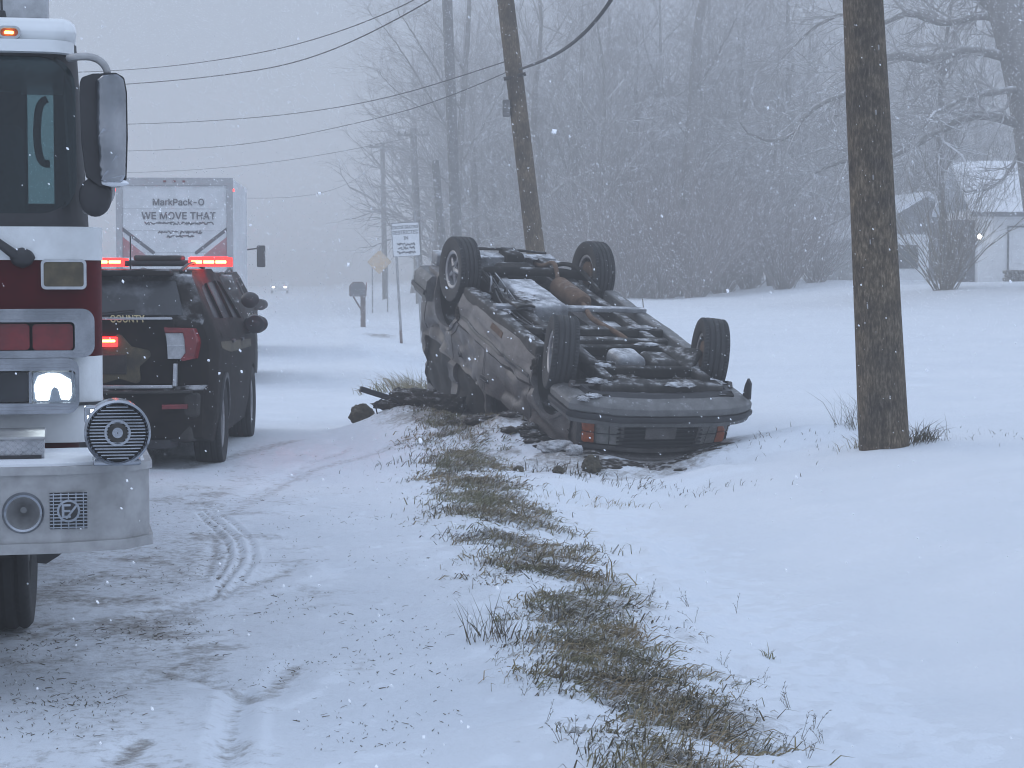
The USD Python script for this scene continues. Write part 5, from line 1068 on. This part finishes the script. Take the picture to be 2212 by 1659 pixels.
STRIP = np.array([(22.6, 905, 62), (20.5, 960, 95), (18, 1005, 110), (15.5, 1035, 115), (13.6, 1080, 150), (12, 1150, 165), (10.5, 1205, 185), (9.3, 1260, 210), (8.2, 1330, 230), (7.3, 1420, 235), (6.4, 1500, 240), (5.2, 1620, 260)])
o = np.argsort(STRIP[:, 0]); NC = 2500
yc = (Rg.uniform(5.2 ** .35, 22.6 ** .35, NC)) ** (1 / .35); pcc = np.interp(yc, STRIP[o, 0], STRIP[o, 1]); pwc = np.interp(yc, STRIP[o, 0], STRIP[o, 2])
off = Rg.normal(0, .42, NC); xc = (pcc + off * pwc - CX) / FPX * yc
pat = meshkit.fbm(np.stack([xc * 3.2, yc * 1.6, 0 * xc], 1), 3, 91)
ok = pat > .385 - .05 * np.clip(9 - yc, 0, 2) + .10 * np.abs(off) + Rg.uniform(-.08, .08, NC); xc, yc, off = xc[ok], yc[ok], off[ok]
xs_, ys_, Ls, ln, kd_ = [], [], [], [], []
for x, y, of in zip(xc, yc, off):
    n = int(Rg.uniform(8, 46) * (1.15 - .5 * min(abs(of), 1.4))); r = Rg.uniform(.02, .085) * (1 + .02 * y); L0 = Rg.uniform(.04, .135) * (1.5 if Rg.uniform() < .06 else 1)
    a = Rg.normal(-.75, .75); k = Rg.uniform(.2, 1.3); xs_ += (x + Rg.normal(0, 1.3, n) * r).tolist(); ys_ += (y + Rg.normal(0, 1., n) * r).tolist()
    Ls += (L0 * Rg.uniform(.5, 1.25, n)).tolist(); ln += [(k * math.cos(a), k * math.sin(a), -.25 * k)] * n; u = Rg.uniform(); kd_ += np.where(Rg.uniform(0, 1, n) < (.75 if u < .22 else .16), 2, 1 if u > .64 else 0).tolist()
xv, yv, L_, LN, kd_ = map(np.array, (xs_, ys_, Ls, ln, kd_)); P_ = np.stack([xv, yv, ground_z(xv, yv) - .012], 1); dark = kd_ == 1; snowy = kd_ == 2
tag(mk(None, 'grass', blades(P_[~dark & ~snowy], L_[~dark & ~snowy], LN[~dark & ~snowy], .0022 + .0001 * yv[~dark & ~snowy], 1, .7), 'grass_look'), 'dry brown and green grass poking through snow along the verge', 'grass', kind='stuff')
tag(mk(None, 'dead_grass', blades(P_[dark], L_[dark] * .9, LN[dark], .0020 + .0001 * yv[dark], 2, .9), 'grass_dark'), 'dark dead grass and stalks mixed into the snowy verge', 'grass', kind='stuff')
tag(mk(None, 'snowy_grass', blades(P_[snowy], L_[snowy] * .8, LN[snowy], .0032 + .00013 * yv[snowy], 3, .9), 'grass_snowy'), 'snow coated grass blades lying among the brown verge grass', 'grass', kind='stuff')
def clump(px, py, n, r, L0, L1, label, seed, lean=(.25, -.1, 0), mat_='grass_look', name='grass_clump', wd=.004, curl=.5, grp=None, kind=None):
    p = hit(px, py); R = np.random.default_rng(seed); xy = p[:2] + R.normal(0, 1, (n, 2)) * r
    P = np.c_[xy, ground_z(xy[:, 0], xy[:, 1]) - .01]
    return top(name, blades(P, R.uniform(L0, L1, n), lean, np.full(n, wd), seed, curl), mat_, label, 'grass', grp, kind=kind)
clump(1852, 925, 110, (.11, .09), .12, .52, 'tall thin dead grass on the left side of the foreground pole', 11, (-.12, -.1, 0), 'grass_dark', wd=.0022, curl=.35)
clump(1985, 955, 170, (.12, .10), .08, .26, 'dry grass at the right foot of the foreground pole', 12, (.1, -.15, 0), 'grass_dark', wd=.003)
clump(1900, 962, 130, (.15, .06), .06, .2, 'short dry grass in front of the foreground pole base', 13, (0, -.2, 0), 'grass_look', wd=.003)
clump(895, 846, 420, (.20, .35), .15, .42, 'pale green grass tuft bent by wind left of the van', 14, (-.55, -.2, 0), 'grass_look', wd=.004, curl=.5, kind='stuff')
clump(815, 846, 60, (.14, .14), .1, .25, 'small faint grass tuft left of the pale green one', 15, (-.4, 0, 0), 'grass_look', wd=.006, kind='stuff')
clump(1068, 1378, 70, (.06, .06), .08, .26, 'upright dark weed clump on the shoulder left of the grassy strip', 16, (.0, -.05, 0), 'grass_dark', wd=.0022, curl=.2)
clump(1225, 1022, 90, (.2, .1), .05, .16, 'dark grass poking out before the nose of the van', 17, (.2, -.1, 0), 'grass_dark', wd=.004, kind='stuff')
clump(1405, 1052, 160, (.42, .14), .03, .10, 'line of grass stubble on the snow ridge before the van', 18, (.3, -.1, 0), 'grass_dark', wd=.003, kind='stuff')
clump(1290, 1092, 90, (.25, .14), .03, .10, 'sparse grass stubble below the snow ridge', 19, (.3, -.1, 0), 'grass_look', wd=.003, kind='stuff')
clump(1665, 1425, 14, (.02, .02), .03, .09, 'tiny green sprig alone on the clean snow slope', 20, (0, 0, 0), 'grass_look', wd=.003)
clump(1700, 940, 60, (.5, .2), .02, .08, 'faint stubble in the field between van and foreground pole', 23, (.1, 0, 0), 'grass_dark', wd=.003, kind='stuff')
clump(2090, 938, 130, (.9, .5), .02, .08, 'scattered stubble in the snow right of the foreground pole', 24, (.1, 0, 0), 'grass_dark', wd=.0025, kind='stuff')
clump(850, 1005, 40, (.22, .3), .04, .13, 'thin stalks at the edge of the tyre track', 25, (.1, 0, 0), 'grass_dark', wd=.003, kind='stuff')
# single stalks with seed heads
def sprig(seed):
    R = np.random.default_rng(seed); S = []
    for k in range(R.integers(2, 5)):
        d = np.array([R.normal(.25, .3), R.normal(-.1, .3), 1.]); d /= np.linalg.norm(d)
        grow(S, np.array([R.normal(0, .012), R.normal(0, .012), -.02]), d, R.uniform(.12, .26), .0028, 5, .10, -.05, R, lambda q, e, s, rr: [S.append((*q, *(q + side(e, R, .7) * R.uniform(.012, .04)), .0024, .0012)) for _ in range(2 if s > .4 else 0)])
    return segs_mesh(S)
SPR = [sprig(300 + k) for k in range(4)]; sp_ref = []
spx_ = [(1238, 1610), (1262, 1640), (1290, 1655), (1215, 1600), (1140, 1480), (1070, 1440), (1640, 1560), (1690, 1620), (1730, 1600), (1600, 1500), (1560, 1440), (1745, 1640), (1400, 1300), (1335, 1262), (1485, 1310), (1530, 1390), (1590, 1330), (1650, 1475), (1700, 1530), (1755, 1575), (1180, 1560), (1010, 1220), (965, 1170), (940, 1110), (875, 985), (900, 1040), (1130, 1500), (1780, 1610), (1620, 1590), (1500, 1345)]
for k, (px, py) in enumerate(spx_):
    loc = hit(px, py); kk = k % 4
    lab = ('dry weed sprig poking out of snow beside the grassy strip', 'weed', 'dry weed sprigs beside the grassy strip')
    if k < 4:
        g = xf('weed_sprig', loc, Rt.uniform(0, 6), *lab); mk(g, 'stalks', SPR[kk], 'grass_dark'); g.AddScaleOp().Set(Gf.Vec3f(.5, .5, .5)); sp_ref.append(g.GetPath())
    else: ref(sp_ref[kk], 'weed_sprig', loc, Rt.uniform(0, 6), Rt.uniform(.3, .6), *lab)
# specks of grit and broken stalks on the shoulder
bits = []
Rd = np.random.default_rng(66); no = 0
while no < 1700:
    px, py = Rd.uniform(0, 1000), Rd.uniform(960, 1659); w = .25 + 1.2 * math.exp(-((px - 430) / 230) ** 2 - ((py - 1400) / 130) ** 2) + .6 * math.exp(-((px - 120) / 200) ** 2 - ((py - 1450) / 130) ** 2) + .5 * math.exp(-((px - 560) / 180) ** 2 - ((py - 1060) / 70) ** 2)
    if Rd.uniform(0, 1.9) > w: continue
    d = ray(px, py); p = EYE + d * (1.65 / -d[2])
    if meshkit.fbm(np.array([p[0] * 1.8, p[1] * 1.8, .3]), 3, 71) < Rd.uniform(.42, .62): continue
    no += 1
    a = Rd.uniform(0, np.pi); L = Rd.uniform(.001, .005) * Rd.choice([1, 1, 1, 2., 4.]); r = Rd.uniform(.0006, .0024)
    bits.append((p[0], p[1], a, L, r))
bits = np.array(bits); gz = ground_z(bits[:, 0], bits[:, 1]); dx = np.stack([np.cos(bits[:, 2]), np.sin(bits[:, 2])], 1) * bits[:, 3:4]
tag(mk(None, 'road_grit', segs_mesh(np.c_[bits[:, 0] - dx[:, 0], bits[:, 1] - dx[:, 1], gz + .002, bits[:, 0] + dx[:, 0], bits[:, 1] + dx[:, 1], gz + .006, bits[:, 4], bits[:, 4] * .6], 4), 'grass_dark'), 'dark specks of grit and broken stalks on the snowy shoulder', 'grit', kind='stuff')
# debris thrown up by the crash
def lump_at(px, py, y, r, seed, squash, dz=.0): 
    p = at(px, py, y); return moved(lumpy(r, 4, .35, 2.6, seed, squash), p[0], p[1], float(ground_z(p[0], p[1])) + r * squash[2] * .55 + dz)
top('soil_clod', lump_at(783, 885, 21.9, .13, 1, (1., .9, .95)), 'clod', 'round brown clod of earth at the left end of the debris', 'clod', smooth=True)
top('debris_heap', [lump_at(px, 893, 21.5, r, s, q, .03) for px, r, s, q in ((835, .10, 2, (1.5, .8, .5)), (868, .13, 3, (1.1, .8, .75)), (905, .17, 4, (1.3, .8, .7)), (935, .15, 5, (1.2, .8, .8)), (962, .16, 6, (1.2, .9, .9)), (880, .09, 7, (2.2, 1., .4)))], 'soil', 'long dark heap of torn earth and debris left of the van', 'debris', smooth=True)
p = at(822, 880, 21.6); top('torn_bumper_strip', moved(tm(rbox(-.28, .28, -.03, .03, -.03, .03, .012).refine_to_length(.05)), p[0] + .04, p[1], float(ground_z(p[0], p[1])) + .16, Ro.from_euler('yz', [18, 20], degrees=True).as_matrix()), 'black_plastic', 'dark plastic strip lying across the debris heap', 'plastic strip')
p = at(838, 882, 21.4); top('bent_wire_loop', tube(curve([[p[0] - .1, p[1], p[2] - .08], [p[0] - .06, p[1], p[2] + .10], [p[0] + .04, p[1], p[2] + .11], [p[0] + .12, p[1], p[2] - .05]], 16), .008, 6), 'wire_black', 'small bent wire loop sticking out of the debris heap', 'wire', smooth=True)
Rc = np.random.default_rng(12); ear = []
for k in range(150):
    u = Rc.uniform(0, 1); px = 965 + u * 290; x0 = np.interp(u, [0, 1], [-.75, .60]); y0 = np.interp(u, [0, 1], [21.5, 18.9])
    x, y = x0 + Rc.normal(.06, .12), y0 + Rc.normal(0, .25); r = Rc.uniform(.025, .085) * (1.5 if k % 9 == 0 else 1); ear.append(moved(lumpy(r, 2, .5, 3., k, (1.3, 1.2, .45)), x, y, float(ground_z(x, y)) - .012))
for k in range(110):
    u = Rc.uniform(0, 1); x, y = np.interp(u, [0, 1], [.75, 2.05]) + Rc.normal(0, .07), np.interp(u, [0, .5, 1], [18.45, 18.55, 19.25]) + Rc.normal(0, .10); r = Rc.uniform(.015, .06); ear.append(moved(lumpy(r, 2, .35, 2.2, 100 + k, (1.4, 1.1, .42)), x, y, float(ground_z(x, y)) - .01))
tag(mk(None, 'churned_earth', ear, 'soil', True), 'dark churned earth along the roof and nose of the van', 'earth', kind='stuff')
top('round_clod', lump_at(1278, 1000, 18.2, .085, 31, (1, 1, 1.05), -.01), 'clod', 'round ball of earth right below the orange lamps of the van', 'clod', smooth=True)
top('green_clod', lump_at(1206, 1030, 17.9, .048, 32, (1.05, 1, .9)), 'clod', 'small greenish clod lying alone on snow before the van', 'clod', smooth=True)
top('snow_block', lump_at(1205, 988, 18.8, .12, 33, (1.5, .8, .6)), 'dirty_snow', 'broken block of pale snow against the front corner of the van', 'snow block', smooth=True)
top('snow_block', lump_at(1240, 998, 18.6, .07, 34, (1.2, .8, .8)), 'dirty_snow', 'small dirty snow block left of the round earth ball', 'snow block', smooth=True)
for k, (px, py, r) in enumerate(((1120, 1022, .04),)): top('soil_clod', lump_at(px, py, 17.9 + .4 * k, r, 40 + k, (1.2, 1, .8)), 'clod', ['dark clod left of the small greenish one', 'smallest dark clod on the snow before the van', 'dark clod in the grass by the front fender of the van'][k], 'clod', smooth=True)

# ---------------------------------------------------------------- falling snow
def flakes(n, r0, r1, seed, size, stretch):
    R = np.random.default_rng(seed); c = R.uniform(-size / 2, size / 2, (n, 3)); o_ = np.array([[1, 0, 0], [-1, 0, 0], [0, 1, 0], [0, -1, 0], [0, 0, 1], [0, 0, -1.]])
    f = np.array([[0, 2, 4], [2, 1, 4], [1, 3, 4], [3, 0, 4], [2, 0, 5], [1, 2, 5], [3, 1, 5], [0, 3, 5]])
    r = R.uniform(r0, r1, n) * np.where(R.uniform(0, 1, n) > .93, 1.5, 1); A = Ro.random(n, random_state=seed).as_matrix()
    v = np.einsum('nij,kj->nki', A, o_ * [1, .8, .7]) * r[:, None, None]
    ax = np.array([.55, 0, -.83]); v = v + (v @ ax)[..., None] * ax * (stretch - 1)
    return (v + c[:, None]).reshape(-1, 3), (f[None] + (np.arange(n) * 6)[:, None, None]).reshape(-1, 3)
def snowfall(name, label, protos, cells, size):
    pi = UsdGeom.PointInstancer.Define(stage, fresh('/World', name)); base = str(pi.GetPath()) + '/flakes'
    UsdGeom.Scope.Define(stage, base)
    for k, p in enumerate(protos): usdkit.mesh(stage, f'{base}/flake_cluster_{k:03d}', p, LK + '/flake_look')
    pi.CreatePrototypesRel().SetTargets([Sdf.Path(f'{base}/flake_cluster_{k:03d}') for k in range(len(protos))])
    R = np.random.default_rng(3); pi.CreateProtoIndicesAttr(Vt.IntArray.FromNumpy(R.integers(0, len(protos), len(cells)).astype(np.int32)))
    pi.CreatePositionsAttr(Vt.Vec3fArray.FromNumpy(np.array(cells, np.float32)))
    tag(pi, label, 'falling snow', kind='stuff')
def cells(y0, y1, s, jitter=0.):
    out = []
    for y in np.arange(y0 + s / 2, y1, s):
        hw = .2514 * y + 1.2 * s
        for x in np.arange(-hw, hw + s, s):
            for z in np.arange(s / 2, EYE[2] + .1364 * y + 1.2 * s, s):
                if z < 14: out.append((x, y, z))
    return out
snowfall('falling_snow', 'white snowflakes falling in front of the vehicles', [flakes(62, .0018, .0048, 500 + k, 2., 1.5) for k in range(6)], cells(2.6, 22.6, 2.), 2.)
snowfall('blowing_snow', 'dense streaks of blowing snow in front of the far trees', [flakes(430, .0045, .0105, 520 + k, 4., 1.8) for k in range(5)], cells(25., 69., 4.), 4.)
